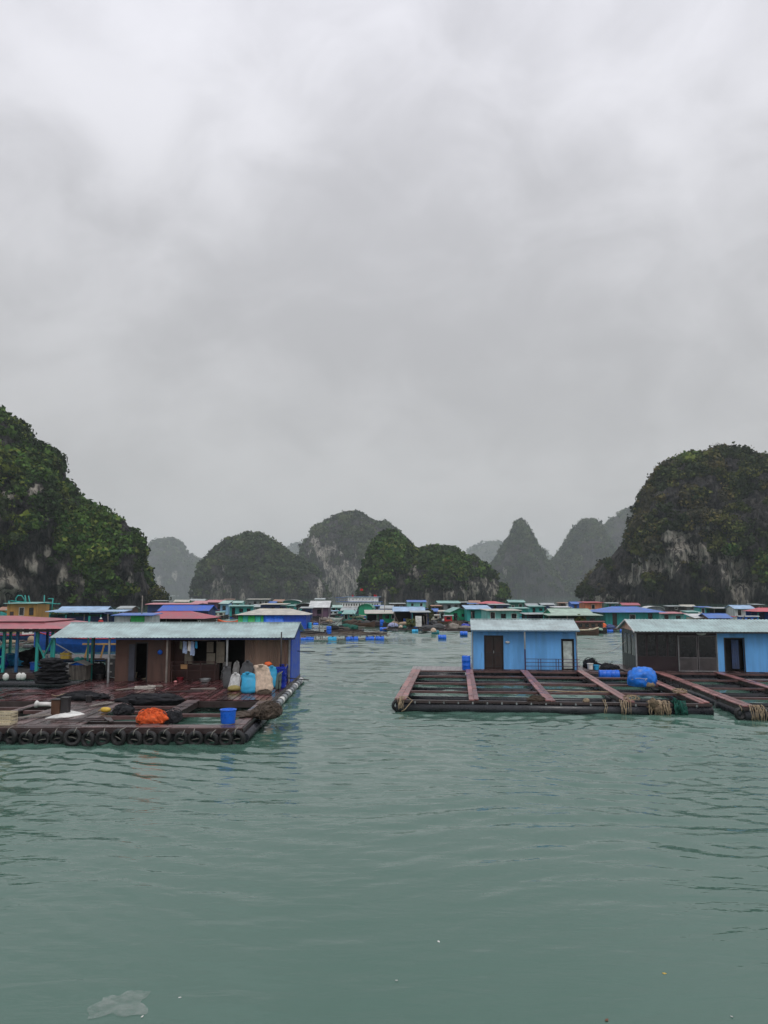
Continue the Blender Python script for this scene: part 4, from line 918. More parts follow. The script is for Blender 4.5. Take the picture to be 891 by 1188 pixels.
for x0, x1 in ((.83, 1.22), (1.35, 1.74)):
    for z0, z1 in ((.12, .85), (.95, 1.85)): wall_open(mb, x0, x1, .018, .032, z0, z1, [(x0+.04, x1-.04, z0+.05, z1-.05)])
mb.build('panel', M_char, d_); MB().box(1.26, 1.3, .0, .03, .95, 1.1).build('handle', M_steel, d_)
mb = MB(); mb.box(.70, .76, -.025, -.001, 0, 2.03); mb.box(1.81, 1.87, -.025, -.001, 0, 2.03); mb.box(.76, 1.81, -.025, -.001, 1.97, 2.03); mb.build('door_frame', M_char, t)
d_ = MB().box(5.45, 5.99, .02, .06, .06, 1.70).build('door', mat('pale_grey_green_door', (.50,.56,.53), rough=.45, grime=.2), t)
MB().box(5.92, 5.96, .0, .02, .85, .97).build('handle', M_steel, d_)
mb = MB(); mb.box(5.34, 5.45, -.03, .05, 0, 1.84); mb.box(5.99, 6.10, -.03, .05, 0, 1.84); mb.box(5.45, 5.99, -.03, .05, 1.73, 1.84); mb.build('door_frame', M_dark, t)
MB().box(3.08, 3.17, -.48, -.39, 1.25, Hb-.02).build('post', M_steel, t); MB().box(3.085, 3.165, -.475, -.395, 0, 1.24).build('post', M_purple, t)
MB().box(-.03, .03, -.05, .03, 0, Hb).build('corner_post', M_steel, t); MB().box(Wb-.03, Wb+.03, -.05, .03, 0, Hb).build('corner_post', M_steel, t)
mb = MB()
for z in (.24, .46, .66): mb.bar((3.17, -.44, z), (Wb+.1, -.44, z), .03)
for x in (3.9, 4.05, 4.95, 5.1, 6.2): mb.bar((x, -.44, 0), (x, -.44, .66), .035)
mb.build('railing', M_purple, t)
MB().lathe([(.02, 0), (.10, .01), (.11, .05), (.02, .07)], Matrix.Translation((2.12, -.001, 1.62)) @ Matrix.Rotation(PI/2, 4, 'X') @ Matrix.Diagonal((1.3, .7, 1, 1)), 14).build('wall_lamp', M_white, t)
barrel('blue drum standing at the left corner of the small blue house', tuple(fr(3.28, 13.75, .44)), .26, .85, False)

# long blue and black house
t = thing('blue_and_black_house', 'long house at the right edge with black glazed half and sky blue half', 'house', tuple(fr(13.37, 13.54, .5)), RA)
Wc, Dc, Hc = 12.0, 3.9, 2.34
mb = MB(); wall_open(mb, 4.66, Wc, 0, .08, 0, Hc+.08, [(5.12, 6.18, 0, 1.93)]); mb.box(4.66, 4.72, .08, Dc, 0, Hc); mb.build('blue_wall', M_blue_wall, t)
M_plum = mat('dark_plum_board', (.020,.009,.013), rough=.45, grime=.3)
mb = MB(); wall_open(mb, 0, 2.42, 0, .06, 0, Hc+.08, [(.1, .58, .85, 2.15), (.66, 1.18, .85, 2.15), (1.26, 1.78, .85, 2.15), (1.86, 2.34, .85, 2.15)]); mb.box(2.42, 4.655, 0, .06, 2.12, Hc+.08); mb.build('dark_wall', M_plum, t)
for k, x in enumerate((.1, .66, 1.26, 1.86)):
    x1 = (.58, 1.18, 1.78, 2.34)[k]; f = MB(); wall_open(f, x, x1, -.02, .03, .85, 2.15, [(x+.035, x1-.035, .885, 2.115)]); f = f.build('window', M_char, t)
    MB().box(x+.035, x1-.035, .012, .02, .885, 2.115).build('pane', M_dark_glass, f)
for x0, x1 in ((2.46, 3.53), (3.57, 4.62)):
    f = MB(); wall_open(f, x0, x1, -.035, .01, .02, 2.1, [(x0+.05, x1-.05, .82, 2.04), (x0+.05, x1-.05, .08, .76)]); f = f.build('sliding_door', mat('bronze_grey_frame', (.13,.12,.125), rough=.4, metal=.3), t)
    MB().box(x0+.05, x1-.05, -.015, -.005, .82, 2.04).build('pane', M_dark_glass, f); MB().box(x0+.05, x1-.05, -.02, -.006, .08, .76).build('panel', mat('grey_brown_door_panel', (.055,.048,.05), rough=.5), f)
MB().box(4.64, 4.68, -.05, -.002, 0, 2.3).box(2.42, 2.45, -.05, -.036, 0, 2.12).box(2.44, 4.63, -.05, -.037, 0, .03).build('door_track', M_steel, t)
d_ = MB().box(5.16, 6.14, .35, .38, .02, 1.9).build('doorway_shade_sheet', M_dark, t)  # near-black sheet painting the doorway's darkness; the cloth curtain follows
mb = MB(); vs = []
for i in range(15): vs += [(5.55+i*.03, .2+.03*math.sin(i*1.5), .15), (5.55+i*.03, .2+.03*math.sin(i*1.5), 1.85)]
mb.add(vs, [(2*i, 2*i+2, 2*i+3, 2*i+1) for i in range(14)], True); mb.build('curtain', mat('dull_blue_curtain', (.05,.08,.17), rough=.8), t)
mb = MB(); mb.box(5.06, 5.13, -.025, -.001, 0, 1.98); mb.box(6.17, 6.24, -.025, -.001, 0, 1.98); mb.box(5.13, 6.17, -.025, -.001, 1.92, 1.98); mb.build('door_frame', M_char, t)
MB().box(0, .06, .06, Dc, 0, .85).box(0, .06, .06, Dc, 2.1, Hc+.05).box(.0, .06, .06, .3, .85, 2.1).box(0, .06, Dc-.3, Dc, .85, 2.1).box(0, .06, 1.3, 1.45, .85, 2.1).box(0, .06, 2.4, 2.55, .85, 2.1).build('side_wall', mat('dark_green_grey_board', (.045,.055,.05), rough=.5, streak=True), t)
for y0, y1 in ((.3, 1.3), (1.45, 2.4), (2.55, Dc-.3)): MB().box(.02, .035, y0, y1, .85, 2.1).build('side_window', M_dark_glass, t)
MB().add([(-.02, -.35, Hc-.02), (-.02, Dc+.3, Hc+.05), (-.02, Dc/2, 2.93), (.03, -.35, Hc-.02), (.03, Dc+.3, Hc+.05), (.03, Dc/2, 2.93)], [(0, 2, 1), (3, 4, 5), (0, 3, 5, 2), (2, 5, 4, 1), (0, 1, 4, 3)]).build('gable', M_peach, t)
MB().box(0, Wc, Dc-.06, Dc, 0, Hc).box(.3, Wc, 1.4, 1.45, 0, Hc).build('back_wall', M_dark, t)  # back wall, plus a near-black sheet painting the shade behind the windows
mb = MB(); corr(mb, -.18, Wc+.2, (-.5, Hc), (Dc/2, 2.98), .2, .014); corr(mb, -.18, Wc+.2, (Dc/2+.01, 2.98), (Dc+.5, Hc+.03), .2, .014); mb.build('roof', M_roof_aqua, t)
mb = MB(); mb.bar((-.2, -.52, Hc-.03), (-.2, Dc/2, 2.95), .03, .09); mb.bar((-.2, Dc+.5, Hc), (-.2, Dc/2, 2.95), .03, .09); mb.build('barge_board', M_white, t)
MB().box(-.18, Wc, -.53, -.51, Hc-.09, Hc-.01).build('fascia', M_char, t)
MB().lathe([(.02, 0), (.18, .01), (.2, .05), (.02, .09)], Matrix.Translation((3.75, -.12, 2.22)) @ Matrix.Rotation(PI/2, 4, 'X') @ Matrix.Diagonal((1.4, .5, 1, 1)), 16).build('wall_lamp', M_white, t)
MB().box(7.78, 7.87, -.55, -.46, 0, Hc-.05).build('post', M_char, t)
MB().box(-.04, .04, -.06, .02, 0, Hc).build('corner_post', M_steel, t)
solo('red_lantern', lump(MB(), (0, 0, 0), (.1, .07, .13), 4, .1, 2, 3), mat('magenta_cloth', (.35,.03,.12), rough=.7), 'small magenta bundle hanging by the post at the right edge', 'bundle', tuple(fr(13.37+7.97, 12.95, 2.05)))

# things on the right rafts
p = on(745.5, 796, .5); t = heap('wrapped_bundle', 'big blue tarpaulin wrapped bundle on the rear of the square raft', 'bundle', (p.x, p.y, .5), (.66, .55, .58), mat('bright_blue_tarpaulin', (.01,.17,.68), rough=.4, grime=.2, gcol=(.02,.06,.3), scale=4, bump=.3), 61, 0, .16, .6, fold=.32)
tangle(MB(), (0, 0, .35), (.66, .56, .58), 9, .012, 5, 18).build('cord', M_rope_w, t)
mb = MB(); lump(mb, (.2, -.35, .12), (.28, .2, .2), 62, .4, 3, 3, .5); mb.build('net_scrap', M_net_tan, t)
for k, (px, py) in enumerate(((701.5, 785.5), (712, 785.5))):
    p = on(px, py, .3); barrel(('left one of two blue drums lying behind the pens of the square raft', 'right one of two blue drums lying behind the pens of the square raft')[k], (p.x, p.y, .18), .26, .62, True, RA)
tub('small white bucket between the two blue houses', tuple(fr(10.75, 14.1, .5)), .17, .36, M_white, 'bucket', 'bucket')
tub('small light blue bucket between the two blue houses', tuple(fr(11.15, 14.3, .45)), .16, .3, M_cyan_pl, 'bucket', 'bucket')
t = thing('net_platform', 'low cluttered platform between the two blue houses', 'platform', tuple(fr(10.62, 13.4)), RA)
mb = MB(); planks(mb, 0, 2.05, 0, 3.0, .42, w=.3, seg=1.5, jit=.02); mb.build('deck', M_deck2, t); MB().tube([(0, .1, .1), (2.05, .1, .1)], .2, 10).build('float_pipe', M_pipe, t)
heap('net_heap', 'dark net heap with poles between the two blue houses', 'net', tuple(fr(11.9, 14.2, .42)), (.55, .5, .38), M_net_black, 63, 10)
heap('net_heap', 'black coil of net behind the white bucket', 'net', tuple(fr(11.0, 15.6, .42)), (.45, .4, .5), M_net_black, 64, 12)
for k in range(3): solo('bamboo_pole', MB().tube([fr(11.0+k*.25, 16.0, .9-.12*k), fr(12.4+k*.1, 13.7+k*.2, .5)], .035, 6), M_beam, ('uppermost', 'middle', 'lowest')[k]+' of the three dark poles leaning between the two blue houses', 'pole')
solo('mooring_line', MB().tube([fr(13.2, 15.6, 2.1), fr(12.6, 16, 1.55), fr(12.0, 16.4, 1.3), fr(11.4, 16.8, 1.22)], .015, 5), M_rope_w, 'thin pale line sagging from the left wall of the black glazed house', 'rope')
def drape(name, label, u, v, wd, m, seed, hang=.45, n=22):
    """net or rope hung over the front pipe of a raft"""
    t = thing(name, label, 'net' if 'net' in name else 'rope', tuple(fr(u, v)), RA); r_ = random.Random(seed)
    if 'net' in name:
        mb = MB(); 
        for q in range(9): lump(mb, (r_.uniform(-.42, .42)*wd, r_.uniform(-.24, .12), r_.uniform(.12, .52)), (wd*r_.uniform(.14, .26), .12, r_.uniform(.10, .2)), seed+q, .6, 3, 3, 0, .6); mb.build('net_pile', m, t)
    mb = MB()
    for i in range(n):
        x = r_.uniform(-wd/2, wd/2); pts = []
        a = r_.uniform(.1, .35)
        for s, (yy, zz) in enumerate(((a, .5), (0, .56), (-.14, .5), (-.24, .32), (-.27, .15), (-.26, .5-hang-r_.uniform(-.05, .12)))): pts.append((x+r_.uniform(-.05, .05), yy+r_.uniform(-.02, .02), zz+r_.uniform(-.02, .03)))
        mb.tube(pts, r_.uniform(.010, .018), 5)
    mb.build('cord', M_rope if 'green' not in label else m, t); return t
drape('net_drape', 'tan net bundle hanging over the front of the square raft', 11.15, -.02, .85, M_net_tan, 71, .5)
drape('net_drape', 'green net hanging over the front of the square raft beside the tan net', 12.0, -.02, .5, M_net_green, 72, .5)
drape('rope_hank', 'tan rope ends hanging from the front of the square raft at the fourth walkway', 9.75, 0, .45, M_rope, 73, .5, 9)
drape('rope_hank', 'two thin rope ends hanging left of the fourth walkway', 8.9, 0, .15, M_rope, 74, .5, 3)
drape('rope_hank', 'tan mooring rope tied over the front left corner of the square raft', .3, -.02, .45, M_rope, 75, .35, 8)
drape('rope_hank', 'tan frayed rope hanging at the front left corner of the right edge raft', 14.75, -.95, .6, M_rope, 76, .5, 14)
for k, (u, v, lab) in enumerate(((.14, .12, 'black tyre lashed to the front left corner of the square raft'), (14.1, -.9, 'black tyre lashed to the front left corner of the right edge raft'), (.02, 5.2, 'small black tyre on the left side pipe of the square raft'))):
    t = thing('tyre_fender', lab, 'tyre', tuple(fr(u, v-.12, .22)), RA+(.3 if k < 2 else 1.2)); mb = MB(); torus(mb, (0, 0, 0), .19, .07, n=30, m=10); mb.build('tyre', M_rubber, t)
    MB().tube([(0, -.1, .1), (0, -.12, .22), (.02, .05, .33)], .014, 6).build('lashing', M_rope, t)
solo('loose_rope', MB().tube([fr(.2, .2, .56), fr(.55, .1, .58), fr(.8, -.1, .45), fr(.5, -.3, .1), fr(.35, -.35, .02)], .02, 6), M_rope, 'loose tan rope drooping from the left front corner into the water', 'rope')
solo('rope_coil', tangle(MB(), (0, 0, .06), (.35, .3, .12), 12, .015, 9), M_rope, 'tan rope lying across the fourth walkway near the front of the square raft', 'rope', tuple(fr(10.2, .5, .53)))
solo('rope_coil', tangle(MB(), (0, 0, .06), (.35, .3, .12), 12, .015, 10), M_rope, 'tan rope lying across the last walkway of the square raft', 'rope', tuple(fr(12.9, 3.1, .53)))
heap('net_heap', 'small dark net bundle on the front beam by the third walkway', 'net', tuple(fr(6.1, .15, .46)), (.4, .18, .16), M_net_brown, 77, 8)
heap('net_heap', 'small tan net scrap on the front beam between the third and fourth walkways', 'net', tuple(fr(8.2, .05, .46)), (.14, .12, .13), M_net_tan, 78, 4)
solo('rope_line', MB().tube([fr(6.8, 3.35, .50)]+[fr(6.8+i*.5, 3.35+.06*math.sin(i*2.1), .49+.02*math.sin(i*1.7)) for i in range(1, 7)], .03, 6), M_rope, 'tan rope wound along the second beam of the square raft', 'rope')
# ================================================================== the floating village behind
WC = {'turq': (.03,.33,.31), 'green': (.015,.33,.17), 'dkgreen': (.01,.13,.10), 'blue': (.02,.12,.50), 'ltblue': (.22,.42,.62), 'white': (.50,.53,.53), 'grey': (.17,.19,.20),
      'purple': (.13,.07,.12), 'orange': (.50,.16,.08), 'ochre': (.42,.22,.06), 'cream': (.45,.43,.36), 'brown': (.09,.05,.035), 'pinkw': (.42,.19,.20), 'aqua': (.20,.50,.47), 'navy': (.02,.05,.16), 'black': (.02,.02,.022), 'paleaq': (.33,.52,.50)}
RC = {'ltblue': (.33,.48,.68), 'blue': (.07,.17,.50), 'pink': (.52,.21,.24), 'red': (.38,.08,.11), 'cream': (.50,.48,.42), 'grey': (.36,.40,.41), 'teal': (.22,.42,.39), 'aqua': (.36,.52,.48), 'palegreen': (.36,.49,.40), 'white': (.58,.60,.60), 'tarp': (.02,.10,.50), 'redbright': (.55,.10,.13), 'rust': (.33,.17,.11)}
def wmt(k): return mat(k+'_painted_boards', WC[k], rough=.55, streak=True, grime=.35, scale=1.5, gcol=tuple(x*.35 for x in WC[k]), wave=('X', 1.6, .03))
def rmt(k): return mat(k+'_sheet_roof', RC[k], rough=.45, grime=.35, scale=.8, gcol=tuple(x*.45 for x in RC[k]), wave=('X', 1.6, .03))
def prism(mb, pts, ax, a0, a1):
    """extrude a polygon (p,z) along x or y"""
    f = (lambda p, a: (a, p[0], p[1])) if ax == 'x' else (lambda p, a: (p[0], a, p[1]))
    n = len(pts); vs = [f(p, a0) for p in pts]+[f(p, a1) for p in pts]
    return mb.add(vs, [tuple(range(n)), tuple(range(2*n-1, n-1, -1))]+[(i, i+n, (i+1) % n+n, (i+1) % n) for i in range(n)])
def house(x0, x1, yt, yb, roof, rc, wc, label, D=4.5, doors=1, wins=2, open_=0., name='floating_house', fl='blue', dw=1.0, slope=.55, win='dark', over=.35, wallh=None, deckf=1.2, cat='floating house', rz=None, trim=None):
    Y = 4400/(yb-HORIZON); W_ = (x1-x0)/F*Y*1.006; xc = PX((x0+x1)/2, Y)
    H = PZ(yt, Y+D/2); r = random.Random(int(x0*7+yb)); rz = R(r.uniform(-6, 6)) if rz is None else R(rz)
    t = thing(name, label, cat, (xc, Y, 0), rz); w2 = W_/2
    MB().box(-w2-.3, w2+.3, -deckf, D+.3, .32, .45).build('deck', M_beam if r.random() < .5 else M_deck2, t)
    mb = MB()
    n = max(2, int(W_/1.6)); fm = {'blue': M_blue_pl, 'black': M_pipe, 'white': M_white, 'cyan': M_cyan_pl}[fl]
    for k in range(n): mb = barrel_mb(.27, min(.95, W_/n*.8), True, 0, (-w2+(k+.5)*W_/n, -deckf+.35, .12)); mb.build('float', fm, t)
    z0 = .45; hw = max(.9, H-z0-slope) if wallh is None else wallh; zt = z0+hw
    wm_ = wmt(wc) if wc in WC else wc; rm_ = rmt(rc) if rc in RC else rc
    ox = -w2+.2+open_*(W_-.4)                                # open_ : share of the front left open as a veranda
    holes = []; items = []
    slots = max(1, doors+wins); span = (w2-.2-ox)/slots
    for k in range(slots):
        c = ox+(k+.5)*span; isd = (k % 2 == 0 and doors > k//2) or (k >= 2*wins and doors) 
        if isd: h = (c-min(.4, span*.35), c+min(.4, span*.35), z0, z0+min(1.85, hw-.12))
        else: h = (c-min(.45, span*.35), c+min(.45, span*.35), z0+hw*.38, z0+hw*.82)
        holes.append(h); items.append(isd)
    mb = MB(); wall_open(mb, ox, w2-.2, 0, .07, z0, zt, holes)
    mb.box(-w2+.2, w2-.2, D-.07, D, z0, zt); mb.box(w2-.27, w2-.2, .07, D-.07, z0, zt); mb.box(ox if open_ < .9 else -w2+.2, (ox if open_ < .9 else -w2+.2)+.07, .07, D-.07, z0, zt)
    if roof == 'gy': prism(mb, [(-w2+.2, zt), (w2-.2, zt), (0, H-.05)], 'y', .0, .07)
    if roof == 'arch': prism(mb, [((w2-.2)*math.cos(a), zt+(H-.05-zt)*math.sin(a)) for a in np.linspace(0, PI, 12)], 'y', 0, .07)
    if roof == 'gx':
        for xx in (-w2+.2, w2-.27): prism(mb, [(0, zt), (D, zt), (D/2, H-.05)], 'x', xx, xx+.07)
    mb.build('wall', wm_, t)
    MB().box(ox+.1, w2-.3, .6, .66, z0, zt-.05).build('inner_shade_wall', M_dark, t)  # dark sheet close behind the openings, painting the interior shade
    for h, isd in zip(holes, items):
        f = MB(); e = .05; wall_open(f, h[0], h[1], -.03, .03, h[2], h[3], [(h[0]+e, h[1]-e, h[2]+(0 if isd else e), h[3]-e)])
        f = f.build('door' if isd else 'window', M_white if r.random() < .35 else wm_, t)
        MB().box(h[0]+e, h[1]-e, .03, .045, h[2]+.03, h[3]-e).build('door_leaf' if isd else 'pane', M_dark_glass if (not isd or r.random() < .7) else M_beam, f)
    if open_:
        for k in range(max(2, int(open_*W_/2)+1)):
            x = -w2+.25+k*(ox+w2-.3)/max(1, int(open_*W_/2)); MB().box(x-.05, x+.05, -.4 if k % 2 else -.05, -.3 if k % 2 else .05, z0, zt).build('post', M_grey_wood if r.random() < .5 else M_teal, t)
        MB().box(-w2+.3, ox-.05, D*.55, D*.6, z0, zt-.3).build('veranda_shade_screen', r.choice([M_dark, wmt('navy'), M_dark]), t)  # usually near-black, painting the shade deep under the veranda roof
    mb = MB(); o = over; th = .05
    if roof == 'gx': prism(mb, [(-o-.2, zt-.02), (D/2, H), (D+o, zt-.02), (D+o, zt-.08), (D/2, H-.06), (-o-.2, zt-.08)], 'x', -w2-.1, w2+.1)
    elif roof == 'mono': prism(mb, [(-o-.3, zt-.03), (D+o, H+.1), (D+o, H+.04), (-o-.3, zt-.09)], 'x', -w2-.1, w2+.1)
    elif roof == 'flat': prism(mb, [(-o-.3, H-.16), (D+o, H), (D+o, H-.08), (-o-.3, H-.24)], 'x', -w2-.1, w2+.1)
    elif roof == 'gy': prism(mb, [(-w2-.15, zt-.05), (0, H), (w2+.15, zt-.05), (w2+.15, zt-.11), (0, H-.06), (-w2-.15, zt-.11)], 'y', -o, D+o)
    elif roof == 'arch':
        a = np.linspace(0, PI, 14); prism(mb, [((w2+.1)*math.cos(q), zt+(H-zt)*math.sin(q)) for q in a]+[((w2+.04)*math.cos(q), zt+(H-.05-zt)*math.sin(q)) for q in a[::-1]], 'y', -o, D+o)
    elif roof == 'hip':
        k = min(w2*.55, D*.6); V = [(-w2-o, -o-.2, zt-.03), (w2+o, -o-.2, zt-.03), (w2+o, D+o, zt-.03), (-w2-o, D+o, zt-.03), (-w2+k, D/2, H), (w2-k, D/2, H)]
        mb.add(V, [(0, 1, 5, 4), (1, 2, 5), (2, 3, 4, 5), (3, 0, 4), (3, 2, 1, 0)])
    mb.build('roof', rm_, t)
    if roof in ('gx', 'hip'): MB().box(-w2+(k if roof == 'hip' else 0), w2-(k if roof == 'hip' else 0), D/2-.1, D/2+.1, H-.01, H+.03).build('ridge_cap', rm_, t)
    return t
# nearest tarpaulin house and the group behind the left raft
M_tgreen = mat('bright_green_tarpaulin', (.02,.38,.08), rough=.5, grime=.15, gcol=(.01,.15,.04))
t = house(277, 358, 706, 733, 'hip', 'cream', M_blue_sheet, 'house wrapped in green and blue tarpaulin with a cream hip roof behind the brown house', D=6, doors=0, wins=0, slope=.75, over=.2, deckf=.3, rz=0)
o = t; W2 = (358-277)/F*4400/43/2
for k, (a, b, m, nm) in enumerate(((-1, -.86, M_tgreen, 'tarp_panel'), (-.85, -.72, mat('turquoise_board', (.03,.42,.36)), 'window'), (-.71, -.5, M_tgreen, 'tarp_panel'), (-.49, -.34, mat('turquoise_board', (.03,.42,.36)), 'window'), (-.33, -.25, M_tgreen, 'tarp_panel'), (-.24, .35, mat('brighter_blue_tarpaulin', (.015,.15,.78), rough=.4, grime=.1), 'tarp_panel'))):
    mb = MB(); n = 8; vs = []
    for i in range(n+1):
        x = (a+(b-a)*i/n)*(W2-.2); vs += [(x, -.05-.03*math.sin(i*2.1+k), .5), (x, -.04-.02*math.sin(i*1.3), 2.25), (x, -.015, .5), (x, -.015, 2.25)]
    fs = [(4*i, 4*i+4, 4*i+5, 4*i+1) for i in range(n)]+[(4*i+3, 4*i+7, 4*i+6, 4*i+2) for i in range(n)]+[(0, 1, 3, 2), (4*n+2, 4*n+3, 4*n+1, 4*n)]+[(4*i+1, 4*i+5, 4*i+7, 4*i+3) for i in range(n)]
    mb.add(vs, fs, True).build(nm, m, t)
def H_(*a, **k): return house(*a, **k)
H_(158, 239, 709, 732, 'hip', 'red', 'brown', 'broad faded red hip roof rising just behind the brown house', D=7, open_=.95, doors=0, wins=0, slope=.9, over=.5)
H_(136, 182, 711.5, 736, 'flat', 'blue', 'white', 'shed with a thin blue roof and white and green tarpaulin walls', D=4, doors=0, wins=0, slope=.3)
MB().box(-.3, 1.4, -.06, -.01, .6, 2.5).build('tarp_panel', M_tgreen, bpy.data.objects['floating_house.002'])
H_(72, 126, 703.5, 730, 'gx', 'ltblue', 'navy', 'open house with light blue ridged roof behind the left canopy', D=5, open_=.7, doors=0, wins=0, slope=.75)
H_(62, 148, 707.5, 733, 'flat', 'ltblue', 'dkgreen', 'wide low light blue awning roof in front of the ridged light blue roof', D=3.2, open_=.95, doors=0, wins=0, slope=.3, wallh=1.9)
H_(12, 50, 698.5, 725, 'flat', 'teal', 'ochre', 'ochre plank cabin with green mesh roof at the far left', D=4, doors=1, wins=2, slope=.3)
H_(174, 232, 699.5, 724, 'flat', 'pink', 'navy', 'long flat pink roof behind the blue tarpaulin roof at the left', D=5, doors=1, wins=3, slope=.3)
H_(188, 246, 702, 727, 'gx', 'tarp', 'navy', 'blue tarpaulin roof between the pink flat roof and the red hip roof', D=5, open_=.8, doors=0, wins=0, slope=.8, over=.5)
H_(225, 262, 697.5, 713, 'mono', 'pink', 'grey', 'pale pink roof in the far row left of the purple walled house', doors=1, wins=2, slope=.5)
H_(243, 262, 696, 714, 'gx', 'pink', 'purple', 'purple walled house with small pink roof in the far row', doors=1, wins=1, slope=.5)
H_(205, 222, 695.8, 709, 'gx', 'cream', 'green', 'tiny shed with bright green front at the left end of the far row', doors=0, wins=1)
H_(222, 240, 694.8, 707, 'gx', 'grey', 'cream', 'tiny cream shed beside the bright green shed in the far row', doors=1, wins=1)
H_(257, 268, 697.2, 715, 'mono', 'aqua', 'ltblue', 'small light blue hut with slanting aqua roof beside the purple house', D=3, doors=0, wins=1)
H_(268, 296, 702, 717, 'flat', 'teal', 'turq', 'turquoise house with two bright windows behind the orange floats', D=4, doors=1, wins=2, slope=.25)
H_(272, 284, 697, 709, 'gx', 'aqua', 'aqua', 'little aqua cabin behind the turquoise house with two windows', D=3, doors=0, wins=1)
H_(288, 314, 694.6, 708, 'flat', 'cream', 'grey', 'tall grey house with flat cream roof in the far row', D=5, doors=1, wins=3, slope=.25)
H_(296, 306, 701, 715, 'gx', 'grey', 'paleaq', 'narrow pale grey cabin before the tall grey house', D=3, doors=0, wins=1)
H_(303, 334, 700, 716, 'flat', 'cream', 'navy', 'low navy house with a long flat cream roof behind the tarpaulin house', D=5, doors=1, wins=2, slope=.3)
H_(318, 330, 695.8, 707, 'mono', 'rust', 'ochre', 'small ochre hut in the far row right of the tall grey house', D=3, doors=0, wins=1)
H_(329, 350, 695.8, 710, 'arch', 'white', 'dkgreen', 'dark green house under a white arched roof', D=5, doors=1, wins=1, slope=.7)
H_(328, 344, 701.5, 716, 'flat', 'teal', 'turq', 'small turquoise hut with two doors left of the dark stairway', D=4, doors=1, wins=1, slope=.2)
H_(344, 366, 699.5, 718, 'arch', 'grey', 'black', 'black shed with grey arched roof and a stair against its front', D=5, doors=1, wins=1, slope=.8)
H_(360, 383, 697, 720, 'gx', 'white', 'purple', 'dark purple barge house with a white ridged roof', D=6, doors=0, wins=0, slope=1.2, deckf=.4, fl='black', over=.3)
MB().bar((-3.0, -2.5, .5), (-.3, .0, 2.2), .6, .08).build('stair', M_teal, bpy.data.objects['floating_house.021'] if 'floating_house.021' in bpy.data.objects else None)
H_(416, 434, 700.5, 716, 'arch', 'green_', 'green', 'bright green arched tarpaulin shed before the ferry', D=4, doors=0, wins=0, slope=1.0) if False else house(415.5, 434, 700.5, 716, 'arch', mat('green_tarpaulin_sheet', (.01,.30,.15), rough=.5, grime=.15), 'green', 'bright green arched tarpaulin shed before the ferry', D=4, doors=0, wins=0, slope=1.1)
H_(424, 462, 708.5, 725, 'mono', 'cream', 'green', 'green house under a long cream lean-to roof left of the light blue roof', D=4, doors=1, wins=2, slope=.35, over=.6, open_=.35)
H_(456, 492, 704, 727, 'gx', 'ltblue', 'navy', 'open house with clean light blue roof in the middle of the village', D=5, open_=.6, doors=1, wins=0, slope=.6)
H_(476, 498, 708.5, 728, 'flat', 'grey', 'navy', 'low awning with pale grey roof joined to the right of the light blue roof', D=2.5, open_=.9, doors=0, wins=0, slope=.25)
H_(472, 494, 696.2, 708, 'gx', 'blue', 'aqua', 'small aqua cabin with blue roof in the far row behind the light blue roof', D=4, doors=0, wins=2)
H_(507, 533, 697, 712, 'gx', 'teal', 'grey', 'grey house with a teal ridged roof and white end in the far row', D=5, doors=1, wins=2)
H_(541, 557, 699.5, 711, 'flat', 'blue', 'ochre', 'small yellow hut with flat blue roof in the far row', D=3, doors=0, wins=1)
H_(543, 556, 697, 707, 'mono', 'rust', 'cream', 'small rust roofed hut behind the yellow hut', D=3, doors=0, wins=1)
H_(558, 582, 697.5, 712, 'hip', 'redbright', 'navy', 'dark hut with a bright pink red hip roof in the far row', D=5, doors=1, wins=1, over=.6)
H_(588, 607, 696, 712, 'gx', 'teal', 'dkgreen', 'dark green house with grey teal roof in the far row', D=5, doors=1, wins=1)
H_(521, 543, 704.5, 722, 'gy', 'teal', 'green', 'bright green gable fronted house left of the turquoise box house', D=6, doors=1, wins=1, slope=.8)
H_(539, 568, 703, 723, 'mono', 'ltblue', 'turq', 'turquoise house with dark doorway under a slanting light blue roof', D=5, doors=1, wins=1, slope=.45)
H_(562, 602, 706.5, 726, 'flat', 'cream', 'aqua', 'pale turquoise house with long cream roof above the small blue house', D=4.5, doors=1, wins=2, slope=.3)
H_(590, 611, 704.5, 717, 'flat', 'teal', 'turq', 'plain turquoise block behind the pale turquoise house', D=4, doors=0, wins=1, slope=.2)
H_(637, 684, 706, 728, 'gx', 'palegreen', 'green', 'green gabled house with pale green roof between the two blue houses', D=5, doors=1, wins=2, slope=.75)
H_(632, 694, 712, 730, 'flat', 'palegreen', 'dkgreen', 'low pale green lean-to in front of the green gabled house', D=3, open_=.7, doors=0, wins=1, slope=.3)
H_(640, 660, 703.5, 716, 'flat', 'white', 'white', 'low white roofed hut behind the pale green roof', D=4, doors=0, wins=1, slope=.2)
H_(674, 696, 698, 713, 'flat', 'redbright', 'orange', 'orange hut with a flat red roof in the far row', D=4, doors=0, wins=1, slope=.25)
H_(660, 677, 698, 711, 'gx', 'blue', 'blue', 'blue hut left of the orange hut in the far row', D=4, doors=1, wins=1)
H_(697, 762, 703.5, 728, 'hip', 'blue', 'turq', 'large teal walled house with a blue hip roof between the two blue houses', D=7, doors=2, wins=1, slope=.8, over=.8)
H_(718, 738, 699.3, 713, 'gx', 'red', 'green', 'green hut with dark red roof behind the large blue hip roof', D=4, doors=0, wins=1)
H_(760, 790, 710, 725, 'flat', 'pink', 'aqua', 'pale aqua hut with worn pink roof above the black glazed house', D=4, doors=1, wins=1, slope=.25)
H_(792, 806, 708.5, 723, 'flat', 'teal', 'turq', 'small turquoise box hut above the black glazed house', D=3, doors=0, wins=1, slope=.2)
